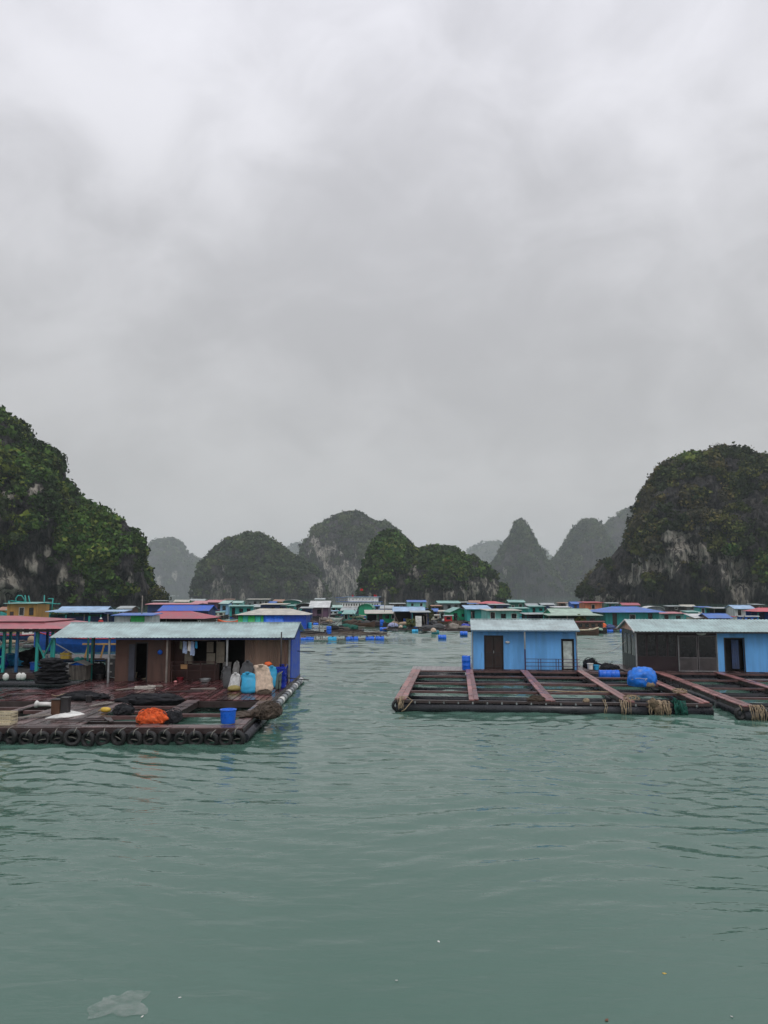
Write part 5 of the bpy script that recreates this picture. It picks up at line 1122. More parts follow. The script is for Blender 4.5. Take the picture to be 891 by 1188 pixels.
H_(799, 817, 713, 728, 'mono', 'white', 'cream', 'low white sloping roof beside the small turquoise box hut', D=3, doors=0, wins=1, slope=.4)
H_(816, 842, 711.5, 729, 'gx', 'blue', 'red_' if False else 'brown', 'brown boat house with deep blue ridged roof above the long house', D=5, doors=0, wins=1, slope=.6)
H_(846, 869, 702, 719, 'gx', 'ltblue', 'white', 'white house with light blue roof at the far right', D=5, doors=1, wins=1, slope=.65)
H_(822, 848, 704.5, 718, 'flat', 'grey', 'dkgreen', 'open shed with flat grey roof left of the white house at the far right', D=4, open_=.8, doors=0, wins=0, slope=.25)
H_(872, 905, 705, 723, 'hip', 'redbright', 'blue', 'blue walled house with pinkish red roof at the right edge', D=5, open_=.5, doors=1, wins=1, slope=.6)
H_(606, 634, 711, 724, 'flat', 'grey', 'black', 'low black platform shed left of the pale green roofs', D=3, open_=.8, doors=0, wins=0, slope=.2)
H_(396, 414, 705, 717, 'gx', 'grey', 'navy', 'small navy hut before the left half of the ferry', D=3, doors=0, wins=1)
H_(441, 456, 703, 714, 'mono', 'grey', 'blue', 'small blue hut behind the cream lean-to roof', D=3, doors=1, wins=1)
H_(498, 512, 702, 714, 'flat', 'rust', 'brown', 'brown hut with rusty flat roof right of the aqua cabin', D=3, doors=1, wins=1, slope=.2)
H_(608, 622, 700, 710, 'gx', 'grey', 'purple', 'small purple grey hut right of the dark green house', D=3, doors=0, wins=1)
H_(745, 766, 703, 716, 'arch', 'white', 'grey', 'small shed with white arched roof right of the blue hip roof', D=4, doors=1, wins=1, slope=.8)
H_(770, 790, 702.5, 711, 'flat', 'grey', 'black', 'low black hut in the far row under the right cliff', D=3, doors=0, wins=1, slope=.2)
H_(2, 14, 704, 722, 'gx', 'rust', 'ochre', 'ochre gabled hut at the left edge behind the red pavilion roof', D=4, doors=0, wins=0)

# boats
def boat(label, px, py, L, hullc, cabin=None, rz=0., h=.75, Bw=None, name='wooden_boat', stripe=None, roofc_=None, cab=(-.1, .35), hc=1.3, flag=False, mast=0.):
    p = on(px, py, 0); t = thing(name, label, 'boat', (p.x, p.y, 0), R(rz)); Bw = Bw or L*.24
    n = 18; sec = []
    for i in range(n+1):
        u = i/n; wd = Bw/2*min(1, (1-abs(2*u-1)**2.6)*1.05+.12); sh = h+.55*h*(abs(2*u-1)**2.4); keel = -.12+.35*h*(abs(2*u-1)**4)
        x = (u-.5)*L; sec.append([(x, -wd, sh), (x, -wd*.93, sh*.55), (x, -wd*.6, keel), (x, 0, keel-.05), (x, wd*.6, keel), (x, wd*.93, sh*.55), (x, wd, sh), (x, wd*.86, sh), (x, wd*.6, h*.55), (x, -wd*.6, h*.55), (x, -wd*.86, sh)])
    vs = [q for s in sec for q in s]; k = 11
    fs = [(i*k+j, i*k+(j+1) % k, (i+1)*k+(j+1) % k, (i+1)*k+j) for i in range(n) for j in range(k)]+[tuple(range(k))[::-1], tuple(n*k+j for j in range(k))]
    fs = [f[::-1] for f in fs]
    MB().add(vs, fs).build('hull', hullc, t)
    if stripe:
        for s_ in (-1, 1): mb = MB(); mb.tube([(s[0][0], s_*abs(s[0][1])*1.01, s[0][2]) for s in sec], .06, 6); mb.build('gunwale', stripe, t)
    if cabin:
        x0, x1 = cab[0]*L, cab[1]*L; w2 = Bw*.36
        mb = MB(); nw = max(1, int((x1-x0)/.9)); ho = [(x0+(i+.2)*(x1-x0)/nw, x0+(i+.8)*(x1-x0)/nw, h*.6+hc*.45, h*.6+hc*.85) for i in range(nw)]
        wall_open(mb, x0, x1, -w2, -w2+.05, h*.6, h*.6+hc, ho); wall_open(mb, x0, x1, w2-.05, w2, h*.6, h*.6+hc, ho); mb.box(x0, x0+.05, -w2+.05, w2-.05, h*.6, h*.6+hc); mb.box(x1-.05, x1, -w2+.05, w2-.05, h*.6, h*.6+hc); mb.build('cabin', cabin, t)
        for q in ho: MB().box(q[0], q[1], -w2+.01, -w2+.03, q[2], q[3]).build('window', M_dark_glass, t)
        mb = MB(); a = np.linspace(0, PI, 8); prism(mb, [(-(w2+.15)*math.cos(q), h*.6+hc+.02+.16*math.sin(q)) for q in a], 'x', x0-.25, x1+.25); mb.build('cabin_roof', roofc_ or M_white, t)
    if mast: MB().tube([(0.1*L, 0, h*.5), (.1*L, 0, mast)], [.05, .03], 6).build('mast', M_grey_wood, t)
    if flag:
        f = MB(); a = mast or 3.; vs = [(0.1*L+.05*i, .03*math.sin(i*1.3), a-.02+z) for z in (-.45, 0) for i in range(13)]; f.add(vs, [(i, i+1, i+14, i+13) for i in range(12)]); f.build('flag', M_red, t)
    return t
wb = lambda c: wmt(c)
boat('blue hulled wooden boat with red gunwale moored behind the left canopy', 122, 755, 12.5, mat('blue_boat_paint', (.01,.08,.36), rough=.4, grime=.3), rz=3, h=1.15, stripe=M_redpaint, Bw=2.6)
boat('long red and blue boat lying behind the red roof pavilion', 20, 744, 9.5, wb('navy'), rz=-4, h=.7, stripe=M_redpaint, cabin=M_white, hc=1.2, cab=(.1, .3))
boat('white fibreglass motor boat moored left of the green workboat', 391.5, 720.5, 2.7*1.35, M_white, rz=4, h=.55, Bw=1.3)
boat('green workboat with turquoise cabin right of the white motor boat', 402, 719, 4.6, wb('dkgreen'), cabin=wb('turq'), rz=-8, h=.5, hc=1.5, roofc_=rmt('teal'))
boat('dark round bowed boat with pale canopy beside the purple barge house', 391, 712.5, 4.8, wb('black'), cabin=wb('cream'), rz=10, h=.8, hc=.8, roofc_=rmt('palegreen'))
boat('dark sampan with mossy green cover before the cream lean-to', 411, 721.5, 4.6, wb('black'), cabin=wb('dkgreen'), rz=0, h=.45, hc=.55, roofc_=mat('moss_green_cover', (.10,.14,.04)))
boat('low black sampan with cream bow before the green walled house', 432, 721, 5.8, wb('black'), rz=-5, h=.5, stripe=M_cream)
boat('small sampan with red side and a pale box right of the blue drum pile', 513, 724, 4.2, wb('brown'), rz=6, h=.45, cabin=M_red, hc=1.1, cab=(.1, .4), roofc_=rmt('grey'))
boat('small white launch behind the plain turquoise block', 612, 706, 5, M_white, cabin=M_white, rz=0, h=.7, hc=1.2, roofc_=rmt('ltblue'))
boat('white fishing boat with open wheelhouse left of the orange hut', 660, 709, 6.5, wb('navy'), cabin=M_white, rz=15, h=.9, hc=1.6, mast=4.2)
boat('small dark boat moored between the black platform shed and the green roofs', 622, 727, 4.0, wb('black'), cabin=M_white, rz=0, h=.4, hc=.7)
boat('boat with a curved brown canopy at the right end of the small blue house', 683, 735, 5.2, wb('black'), cabin=wb('brown'), rz=12, h=.5, hc=1.15, roofc_=mat('dark_red_canopy', (.12,.03,.03), rough=.6), cab=(-.35, .35))
boat('long white rowing shell shaped boat seen over the long house roof left part', 790, 717.5, 9, M_white, rz=0, h=.9)
boat('long white and red boat seen over the long house roof right part', 858, 721, 13, M_white, rz=0, h=.9, stripe=M_redpaint)
boat('orange life raft boat with a white wheelhouse before the turquoise house', 265.5, 727, 3.6, M_orange_pl, rz=0, h=.8, Bw=1.8)
t = boat('green fishing boat with a tangle of teal masts at the far left', 32, 724, 9, wb('turq'), rz=8, h=1.4, Bw=2.4, cabin=wb('ochre'), hc=1.5, cab=(-.35, .3), roofc_=M_teal)
for (x0, y0, x1, y1) in ((14, 712, 10, 697), (12, 697, 47, 700.5), (31, 706, 29, 690.5), (36, 706, 33, 691), (51, 710, 51.5, 690.5), (60, 710, 61.5, 694), (44, 700, 70, 700.5), (61, 694.5, 56, 694.5), (33, 704, 18, 706), (24, 705, 48, 703)):
    p0, p1 = at(x0, y0, 128)-Vector(t.location), at(x1, y1, 128)-Vector(t.location); p0 = Matrix.Rotation(-R(8), 4, 'Z') @ p0; p1 = Matrix.Rotation(-R(8), 4, 'Z') @ p1
    MB().tube([p0, p1], .10, 6).build('mast', M_teal, t)
mb = MB(); pp = [at(x, y, 128.2)-Vector(t.location) for x, y in ((18, 706), (18.5, 694), (21, 690.8), (25, 691), (28, 695), (30, 703))]; mb.tube([Matrix.Rotation(-R(8), 4, 'Z') @ q for q in pp], .1, 6); mb.build('curved_frame', M_teal, t)

# ferry
Yf = 205; t = thing('passenger_ferry', 'white and blue two deck passenger ferry behind the village', 'ferry', (PX(417, Yf), Yf, 0), R(-3))
M_fblue = wmt('navy'); M_fw = M_white; Lf = 12.5
sec = []; n = 14
for i in range(n+1):
    u = i/n; wd = 1.7*min(1, (1-abs(2*u-1)**3)+.2); sec += [((u-.5)*Lf, -wd, 1.35+.5*max(0, .25-u)*2), ((u-.5)*Lf, -wd*.8, -.1), ((u-.5)*Lf, wd*.8, -.1), ((u-.5)*Lf, wd, 1.35+.5*max(0, .25-u)*2)]
MB().add(sec, [(4*i+j, 4*i+4+j, 4*i+4+(j+1) % 4, 4*i+(j+1) % 4) for i in range(n) for j in range(4)]+[(0, 1, 2, 3), (4*n+3, 4*n+2, 4*n+1, 4*n)]).build('hull', wmt('navy'), t)
for nm, x0, x1, z0, z1, ww in (('lower_cabin', -4.5, 5.2, 1.35, 2.75, .62), ('upper_cabin', -2.6, 4.6, 2.85, 3.9, .8)):
    nw = int((x1-x0)/ww); ho = [(x0+(i+.32)*ww, x0+(i+.72)*ww, z0+.5, z1-.38) for i in range(nw)]
    mb = MB(); wall_open(mb, x0, x1, -1.3, -1.24, z0, z1, ho); wall_open(mb, x0, x1, 1.24, 1.3, z0, z1, ho); mb.box(x0, x0+.06, -1.24, 1.24, z0, z1); mb.box(x1-.06, x1, -1.24, 1.24, z0, z1); c = mb.build(nm, M_fw, t)
    for q in ho: MB().box(q[0], q[1], -1.27, -1.25, q[2], q[3]).build('window', M_dark_glass, c)
MB().box(-5.4, 5.6, -1.6, 1.6, 2.76, 2.85).build('upper_deck', mat('ferry_blue_paint', (.07,.16,.45), rough=.45), t)
MB().box(-3.2, 5.2, -1.5, 1.5, 3.92, 4.02).build('roof', rmt('ltblue'), t)
MB().box(-.6, 2.2, -.8, .8, 4.03, 4.5).build('roof_rack', wmt('black'), t)
mb = MB(); mb.bar((-5.4, -1.58, 3.4), (-2.6, -1.58, 3.4), .04)
for k in range(5): mb.bar((-5.4+k*.7, -1.58, 2.85), (-5.4+k*.7, -1.58, 3.4), .04)
mb.build('deck_rail', mat('ferry_blue_paint', (.07,.16,.45)), t); MB().box(-5.5, -3.0, -1.5, 1.5, 3.75, 3.82).build('awning', rmt('blue'), t)
MB().tube([(.2, 0, 4.5), (.2, 0, 6.0)], .03, 6).build('mast', M_steel, t); mb = MB(); mb.add([(.2+.1*i, .05*math.sin(i), 5.4+z) for z in (0, .5) for i in range(8)], [(i, i+1, i+9, i+8) for i in range(7)]); mb.build('flag', M_red, t)
for x, h_ in ((3.6, .5), (4.0, .35), (-1.6, .4)): MB().box(x, x+.3, -1.0, -.7, 4.03, 4.03+h_).build('life_jacket_box', M_red, t)
t.scale = (1.12, 1.12, 1.12)

# denser clutter of huts and boats in the middle of the village
for a in ((350, 364, 704, 722, 'flat', 'grey', 'navy', 'small navy hut with flat grey roof left of the purple barge house'),
          (384, 398, 702, 714, 'gx', 'aqua', 'turq', 'small turquoise hut right of the purple barge house'),
          (398, 412, 708.5, 721, 'mono', 'teal', 'turq', 'turquoise hut floating behind the green workboat'),
          (434, 446, 702, 713, 'flat', 'blue', 'ltblue', 'small light blue hut right of the green arched shed'),
          (452, 470, 699.5, 711, 'flat', 'grey', 'brown', 'long brown hut in the far row behind the light blue roof'),
          (492, 507, 706, 718, 'gx', 'blue', 'navy', 'navy hut with blue roof left of the bright green gable'),
          (508, 522, 708, 719, 'flat', 'cream', 'aqua', 'small aqua hut with cream roof touching the bright green gable'),
          (530, 543, 698, 709, 'flat', 'grey', 'black', 'black hut in the far row left of the yellow hut'),
          (612, 630, 702.5, 714, 'flat', 'teal', 'turq', 'low turquoise hut in the far row above the small blue house'),
          (625, 641, 699.5, 710, 'gx', 'grey', 'navy', 'small navy hut in the far row beside the white launch'),
          (645, 662, 698.8, 708, 'flat', 'rust', 'brown', 'small brown hut in the far row left of the blue hut'),
          (700, 716, 699, 709, 'flat', 'grey', 'dkgreen', 'dark green hut in the far row right of the orange hut'),
          (786, 802, 701.5, 711, 'gx', 'cream', 'grey', 'grey hut in the far row under the pale cliff'),
          (806, 822, 703.5, 714, 'flat', 'blue', 'turq', 'turquoise hut with flat blue roof left of the open grey shed'),
          (868, 880, 700.5, 711, 'flat', 'grey', 'brown', 'small brown hut between the white house and the right edge'),
          (262, 274, 694.8, 706, 'flat', 'rust', 'grey', 'small grey hut with rusty roof left of the little aqua cabin'),
          (313, 322, 697.5, 708, 'gx', 'blue', 'navy', 'tiny navy hut between the tall grey house and the ochre hut'),
          (366, 378, 693.8, 704, 'gx', 'grey', 'white', 'small white hut in the far row above the purple barge house'),
          (180, 196, 696.5, 707, 'flat', 'grey', 'black', 'black hut in the far row above the flat pink roof'),
          (140, 158, 703, 716, 'gx', 'grey', 'brown', 'brown hut behind the shed with the thin blue roof'),
          (566, 590, 700.5, 713, 'flat', 'grey', 'navy', 'low navy hut behind the pale turquoise house')):
    house(*a, D=3.5, doors=1, wins=1, slope=.3 if a[4] == 'flat' else .5, fl='black' if a[0] % 2 else 'blue')
for lab, px, py, L, hc, cb, rz, rf in (('dark boat with small white cabin beside the turquoise hut behind the workboat', 384, 716, 4.5, 'black', 'white', -6, 'ltblue'), ('blue boat with a low cabin before the ferry bow', 396, 714, 5, 'blue', 'ltblue', 5, 'grey'),
    ('black boat with blue canopy at the foot of the cream lean-to', 446, 721.5, 4.4, 'black', 'navy', 3, 'blue'), ('small blue sampan before the bright green arched shed', 424, 717.5, 4.2, 'blue', None, -4, None), ('dark sampan at the foot of the light blue roofed house', 462, 729.5, 4.6, 'black', None, 4, None),
    ('brown sampan alongside the drum raft on its far side', 418, 727.5, 4.6, 'brown', None, -3, None), ('dark boat with a cream canopy before the navy hut with blue roof', 499, 723, 4.2, 'black', 'cream', 8, 'cream'), ('black sampan beneath the turquoise house with dark doorway', 552, 729.5, 4.6, 'black', None, -2, None),
    ('small teal boat with cabin right of the brown hut', 503, 713, 4.8, 'turq', 'white', 0, 'teal'), ('black sampan before the green arched shed and ferry stern', 440, 715, 5.0, 'black', 'blue', 9, 'ltblue'), ('brown sampan left of the goods between the two blue houses', 676, 736.5, 4.2, 'brown', None, 6, None),
    ('dark boat with grey canopy before the orange hut', 684, 714.5, 5.5, 'black', 'grey', -5, 'grey'), ('red sided boat in front of the pink roofed aqua hut', 776, 721, 6, 'redp', None, 2, None), ('dark boat below the white house at the far right', 862, 725, 6.5, 'black', 'blue', -3, 'grey'), ('small blue boat at the left end of the far row', 196, 711, 6, 'blue', 'white', 4, 'pink'), ('dark boat before the purple walled house', 250, 718, 5.5, 'black', 'cream', -6, 'teal')):
    boat(lab, px, py, L, M_redpaint if hc == 'redp' else wb(hc), cabin=wb(cb) if cb else None, rz=rz, h=.6, hc=1.0, roofc_=rmt(rf) if rf else None, stripe=M_cream if cb is None and L < 4.5 else None)
GN = 'heaps of nets and gear on the floats around the village houses'
for k in range(52):
    px = rng.uniform(335, 560) if k > 33 else rng.uniform(200, 560) if k < 22 else rng.uniform(600, 880); py = rng.uniform(711, 731) if px > 360 else rng.uniform(711, 719)
    p = on(px, py, .45); m = [M_net_black, M_net_brown, M_net_green, M_grey_wood, M_net_tan, M_sack_grey][k % 6]
    t = thing('gear_heap', 'low heap of nets and timber on the floats among the village houses', 'heap', (p.x, p.y, .3), rng.uniform(-.3, .3), GN)
    mb = MB(); 
    for q in range(3): lump(mb, (rng.uniform(-1.2, 1.2), rng.uniform(-.4, .4), .3), (rng.uniform(.4, 1.0), .4, rng.uniform(.2, .55)), k*5+q, .5, 2.6, 3, .4, .4)
    mb.build('net_pile', m, t)
    mb = MB()
    for q in range(4): mb.bar((rng.uniform(-2.2, -.5), rng.uniform(-.5, .5), .12+rng.uniform(0, .4)), (rng.uniform(.5, 2.2), rng.uniform(-.5, .5), .12+rng.uniform(0, .4)), .09)
    mb.bar((rng.uniform(-1.5, 1.5), 0, 0), (rng.uniform(-1.5, 1.5), 0, rng.uniform(.8, 2.2)), .07)
    mb.build('timber', M_beam if k % 2 else M_grey_wood, t)
    MB().box(-1.8, 1.8, -.7, .7, -.15, .12).build('base', M_beam, t)

# long drum raft in the channel
p = on(398, 742.5, 0); t = thing('drum_raft', 'long low timber raft on blue drums crossing the channel behind the brown house', 'raft', (p.x, p.y, 0), R(6)); W_ = 103/F*p.y
for k in range(10): 
    mb = MB(); y = k*.42; mb.bar((-W_/2+random.uniform(-.5, .3), y, .48+random.uniform(0, .08)), (W_/2+random.uniform(-1.2, .4), y+random.uniform(-.2, .3), .46+random.uniform(0, .2)), .16, .09); mb.build('timber', M_grey_wood if k % 3 == 0 else M_beam, t)
mb = MB(); r_ = random.Random(4)
for k in range(46):
    x, y, a = r_.uniform(-.48, .48)*W_, r_.uniform(-.1, 4), r_.uniform(-.5, .5); L = r_.uniform(.8, 3); mb.bar((x-L/2, y-L/2*a, .56+r_.uniform(0, .12)), (x+L/2, y+L/2*a, .56+r_.uniform(0, .25)), r_.uniform(.05, .12), .05)
mb.build('loose_timber', M_grey_wood, t)
mb = MB()
for k in range(12): x = r_.uniform(-.48, .48)*W_; mb.bar((x, r_.uniform(0, 1), .1), (x+.05, .3, r_.uniform(.6, .95)), .07)
mb.build('stake', M_beam, t)
for k in range(14): MB().bar((-W_/2+k*W_/13, -.15, .40), (-W_/2+k*W_/13+.05, 4.2, .40), .12, .08).build('cross_beam', M_deck2, t)
for x in (-.42, -.37, -.12, .08, .12, .3, .41): barrel_mb(.3, .95, True, 0, (x*W_, .1, .08)).build('float', M_blue_pl if x != -.12 else M_cyan_pl, t)
for x in (-.47,): MB().box(x*W_, x*W_+.6, -.1, .4, 0, .38).build('float', M_ochre_wood, t)
barrel('blue drum standing on the long drum raft', (p.x-1.7, p.y+1.6, .55), .28, .9, False)
heap('net_heap', 'long dark net ridge lying on the left half of the drum raft', 'net', (p.x-3.6, p.y+1.6, .5), (1.7, .5, .35), M_net_black, 81, 8)
heap('net_heap', 'brown net and timber scraps on the middle of the drum raft', 'net', (p.x+1.0, p.y+1.8, .5), (2.0, .7, .28), M_net_brown, 82, 14)
heap('net_heap', 'low dark net on the right end of the drum raft', 'net', (p.x+3.4, p.y+1.2, .5), (1.0, .5, .2), M_net_black, 83, 8)

# drums, bushes and goods between the houses
for (px, py, rz, ly, m, lab) in ((444.5, 731.5, 0, True, M_blue_pl, 'blue drum floating at the left foot of the light blue roofed house'), (495, 729, 0, True, M_blue_pl, 'bright blue drum on the floats right of the light blue roofed house'), (513, 741, 0, True, M_blue_pl, 'blue drum floating free in front of the red sided sampan'), (538, 736.5, 0, True, M_blue_pl, 'blue drum just left of the small blue house at the water'), (505, 705+30, 10, True, mat('teal_plastic', (.01,.20,.24)), 'dull teal drum floating right of the bright blue drum'), (470, 726, 0, False, M_blue_pl, 'upright blue drum under the light blue roof'), (443, 728, 0, False, M_blue_pl, 'upright blue drum left of the light blue roofed house'), (359, 722+10, 0, False, M_cyan_pl, 'turquoise drum standing by the right corner of the tarpaulin house'), (700, 728+3, 10, True, M_white, 'white drum among the goods between the two blue houses')):
    p = on(px, py, .1); barrel(lab, (p.x, p.y, -.05 if ly else .35), .29, .9, ly, R(rz), m)
def bush(label, px, py, wpx, hpx, col, seed, name='leafy_bush', z=.45):
    p = on(px, py, z); s = p.y/F; t = thing(name, label, 'bush', (p.x, p.y, z)); r = np.random.default_rng(seed); n = 420
    d = r.normal(size=(n, 3)); d /= np.linalg.norm(d, axis=1, keepdims=True); rad = r.uniform(.3, 1, (n, 1))**.5; ctr = d*rad*(1+.3*np.sin(d[:, :1]*7+seed))*np.array([wpx*s/2, wpx*s/2.4, hpx*s/2])+np.array([0, 0, hpx*s*.55])
    a = r.normal(size=(n, 3)); a /= np.linalg.norm(a, axis=1, keepdims=True); b = np.cross(a, r.normal(size=(n, 3))); b /= np.linalg.norm(b, axis=1, keepdims=True); L = .16*hpx*s/1.5
    V = np.stack([ctr-a*L, ctr+b*L*.5, ctr+a*L, ctr-b*L*.5], 1).reshape(-1, 3)
    fo = bpy.data.objects.new('foliage', np_mesh('foliage', V, np.arange(4*n).reshape(-1, 4), mat('bush_leaves_%d' % (seed % 3), col, rough=.7, island=.5, grime=0), False)); COL.objects.link(fo); fo.parent = t
    mb = MB()
    for k in range(4): mb.tube([(0, 0, 0), (.1*math.cos(k*1.6)*wpx*s/2, .1*math.sin(k*1.6), hpx*s*.3), (.5*math.cos(k*1.6)*wpx*s/2, .3*math.sin(k*1.6), hpx*s*.8)], [.05, .03, .01], 5)
    mb.build('stem', M_beam, t); MB().lathe([(.25, 0), (.3, .3), (.32, .35), (.2, .36)], None, 12).build('pot', M_char, t)
bush('yellow green bush at the ochre cabin on the far left', 64, 724, 12, 16, (.09,.11,.025), 3)
bush('dark olive bush under the light blue awning at the left', 86, 727, 16, 16, (.06,.07,.025), 4)
bush('bright green bush under the light blue roofed house', 478, 727, 16, 9, (.05,.13,.02), 6)
bush('dark green bushy tree right of the light blue roofed house', 498, 721, 9, 16, (.03,.05,.015), 7)
bush('green plants on the rail before the pale green lean-to', 673, 727, 13, 13, (.05,.10,.02), 9)
bush('small pale green plant before the large blue hip roof', 692, 729, 7, 8, (.10,.15,.05), 5)
for k, (px, py, w_, h_, m, lab) in enumerate(((684, 731, .9, .5, M_white, 'white bundle among the goods left of the large teal walled house'), (696, 731, .7, .5, mat('pale_green_bag', (.35,.5,.4)), 'pale green bundle among the goods before the large teal walled house'), (699, 728, 1.2, 1.0, M_orange_pl, 'orange life jacket pile before the large teal walled house'), (688, 729.5, .8, .8, M_blue_deep, 'deep blue bundle among the goods left of the large teal walled house'),
    (708, 729, 1.1, .9, mat('dull_blue_tarp', (.06,.10,.25)), 'dull blue covered pile right of the orange life jackets'), (508, 716, .7, .5, M_red, 'red bundle on a float right of the brown hut'), (517, 716, .8, .6, M_red, 'dark red bundle near the grey house in the far row'), (516, 720, 1.0, .6, M_white, 'white goods piled on the floats left of the bright green gable'), (505, 719, 1.2, .6, mat('blue_umbrella_cloth', (.03,.12,.5)), 'blue covered stack on the floats left of the bright green gable'),
    (456, 727, 1.5, .9, mat('lilac_cloth', (.35,.38,.6)), 'lilac cloth canopy at the left foot of the light blue roofed house'), (465, 728, .6, .5, M_sack_tan, 'pinkish sack under the light blue roofed house'), (503, 733, .7, .8, M_sack_tan, 'brown figure like bundle behind the bright blue drum'), (575, 722, 1.5, .8, M_rubber, 'black round hoop pile before the pale turquoise house'), (611, 724, 1.0, .5, M_white, 'white covered pile on the black platform'), (540, 727, 1.2, .7, M_blue_deep, 'blue covered pile before the turquoise house'), (549, 727, .8, .7, mat('magenta_bundle', (.3,.02,.2)), 'magenta bundle before the turquoise house'),
    (115, 733, 1.1, .6, M_cyan_pl, 'light blue bundle beside the person in red behind the canopy roof'))):
    p = on(px, py, .45); heap('goods_bundle', lab, 'bundle', (p.x, p.y, .42), (w_*.5, .4, h_*.52), m, 100+k, 0, .25, .5)
solo('white_fridge', MB().box(-.45, .45, -.3, .3, 0, 1.5).box(-.44, .44, -.33, -.305, .02, .95).box(-.44, .44, -.33, -.305, .98, 1.49), M_white, 'white upright cabinet under the right side of the light blue roof', 'cabinet', tuple(on(485.5, 727, .45)))
t = thing('ochre_frame', 'ochre timber trestle behind the left canopy before the blue boat', 'trestle', (PX(122, 58), 58, .3))
mb = MB(); mb.bar((-1.3, 0, 1.0), (2.6, 0, 1.0), .12); t_ = mb.build('rail', M_ochre_wood, t)
for x in (-1.1, .1, 1.3, 2.5): MB().bar((x, 0, 0), (x+.25, 0, 1.0), .1).build('leg', M_ochre_wood, t)
MB().box(-6, 5, -.6, 3, -.15, 0).build('deck', M_beam, t)

# low net pen rafts filling the water between the houses
GP = 'low dark net pen rafts spread between the floating houses'
pens = [(232, 722, 34), (300, 719, 30), (352, 716, 18), (372, 725, 22), (470, 733, 46), (505, 731, 30), (530, 729, 34), (548, 728, 26), (596, 722, 40), (628, 721, 28), (615, 716, 40), (645, 728, 30), (690, 733, 44), (715, 733, 30), (735, 716, 40), (780, 714, 44), (840, 716, 50), (590, 712, 46), (640, 712, 40), (520, 716, 26), (455, 712, 30), (380, 711, 26), (270, 713, 40), (225, 714, 30), (60, 735, 60), (110, 744, 60), (170, 742, 50), (20, 752, 50), (420, 713, 40), (490, 713, 40)]
for k, (px, py, wpx) in enumerate(pens):
    p = on(px, py, 0); W_ = wpx/F*p.y; r = random.Random(k)
    t = thing('net_pen_raft', 'low dark net pen raft lying between the floating houses', 'raft', (p.x, p.y, 0), R(r.uniform(-8, 8)), GP)
    mb = MB(); nx_ = max(2, int(W_/3))
    for i in range(nx_+1): mb.box(-W_/2+i*W_/nx_-.2, -W_/2+i*W_/nx_+.2, 0, 6, .34, .42)
    for j in range(3): mb.box(-W_/2-.4, W_/2+.4, j*3-.15, j*3+.15, .24, .335)
    mb.build('walkway', M_deck2 if k % 2 else M_beam, t)
    for i in range(nx_): barrel_mb(.25, .85, True, 0, (-W_/2+(i+.5)*W_/nx_, -.05, .1)).build('float', r.choice([M_pipe, M_blue_pl, M_pipe, M_cyan_pl]), t)
    mb = MB(); 
    for i in range(2): lump(mb, (r.uniform(-.4, .4)*W_, r.uniform(.5, 5), .5), (r.uniform(.3, .9), .4, r.uniform(.15, .45)), k*3+i, .35, 2.5, 2, .3)
    mb.build('net_pile', r.choice([M_net_black, M_net_brown, M_net_green, M_net_tan]), t)
    if r.random() < .6:
        x = r.uniform(-.4, .4)*W_; MB().tube([(x, 1, .4), (x+r.uniform(-.2, .2), 1, r.uniform(1.5, 3))], .04, 5).build('pole', M_grey_wood, t)
for (px, yb, yt, lab) in ((163.5, 736, 691, 'tall thin pale pole rising above the thin blue roof'), (446, 725, 694, 'thin grey pole before the green humped island'), (382, 727, 712, 'short thin pole standing in the channel left of the drum raft'), (370.5, 733, 716, 'thin pole standing at the left end of the drum raft')):
    p = on(px, yb, 0); solo('thin_pole', MB().tube([(0, 0, -.5), (0.03, 0, PZ(yt, p.y))], .06, 6), M_grey_wood, lab, 'pole', (p.x, p.y, 0))

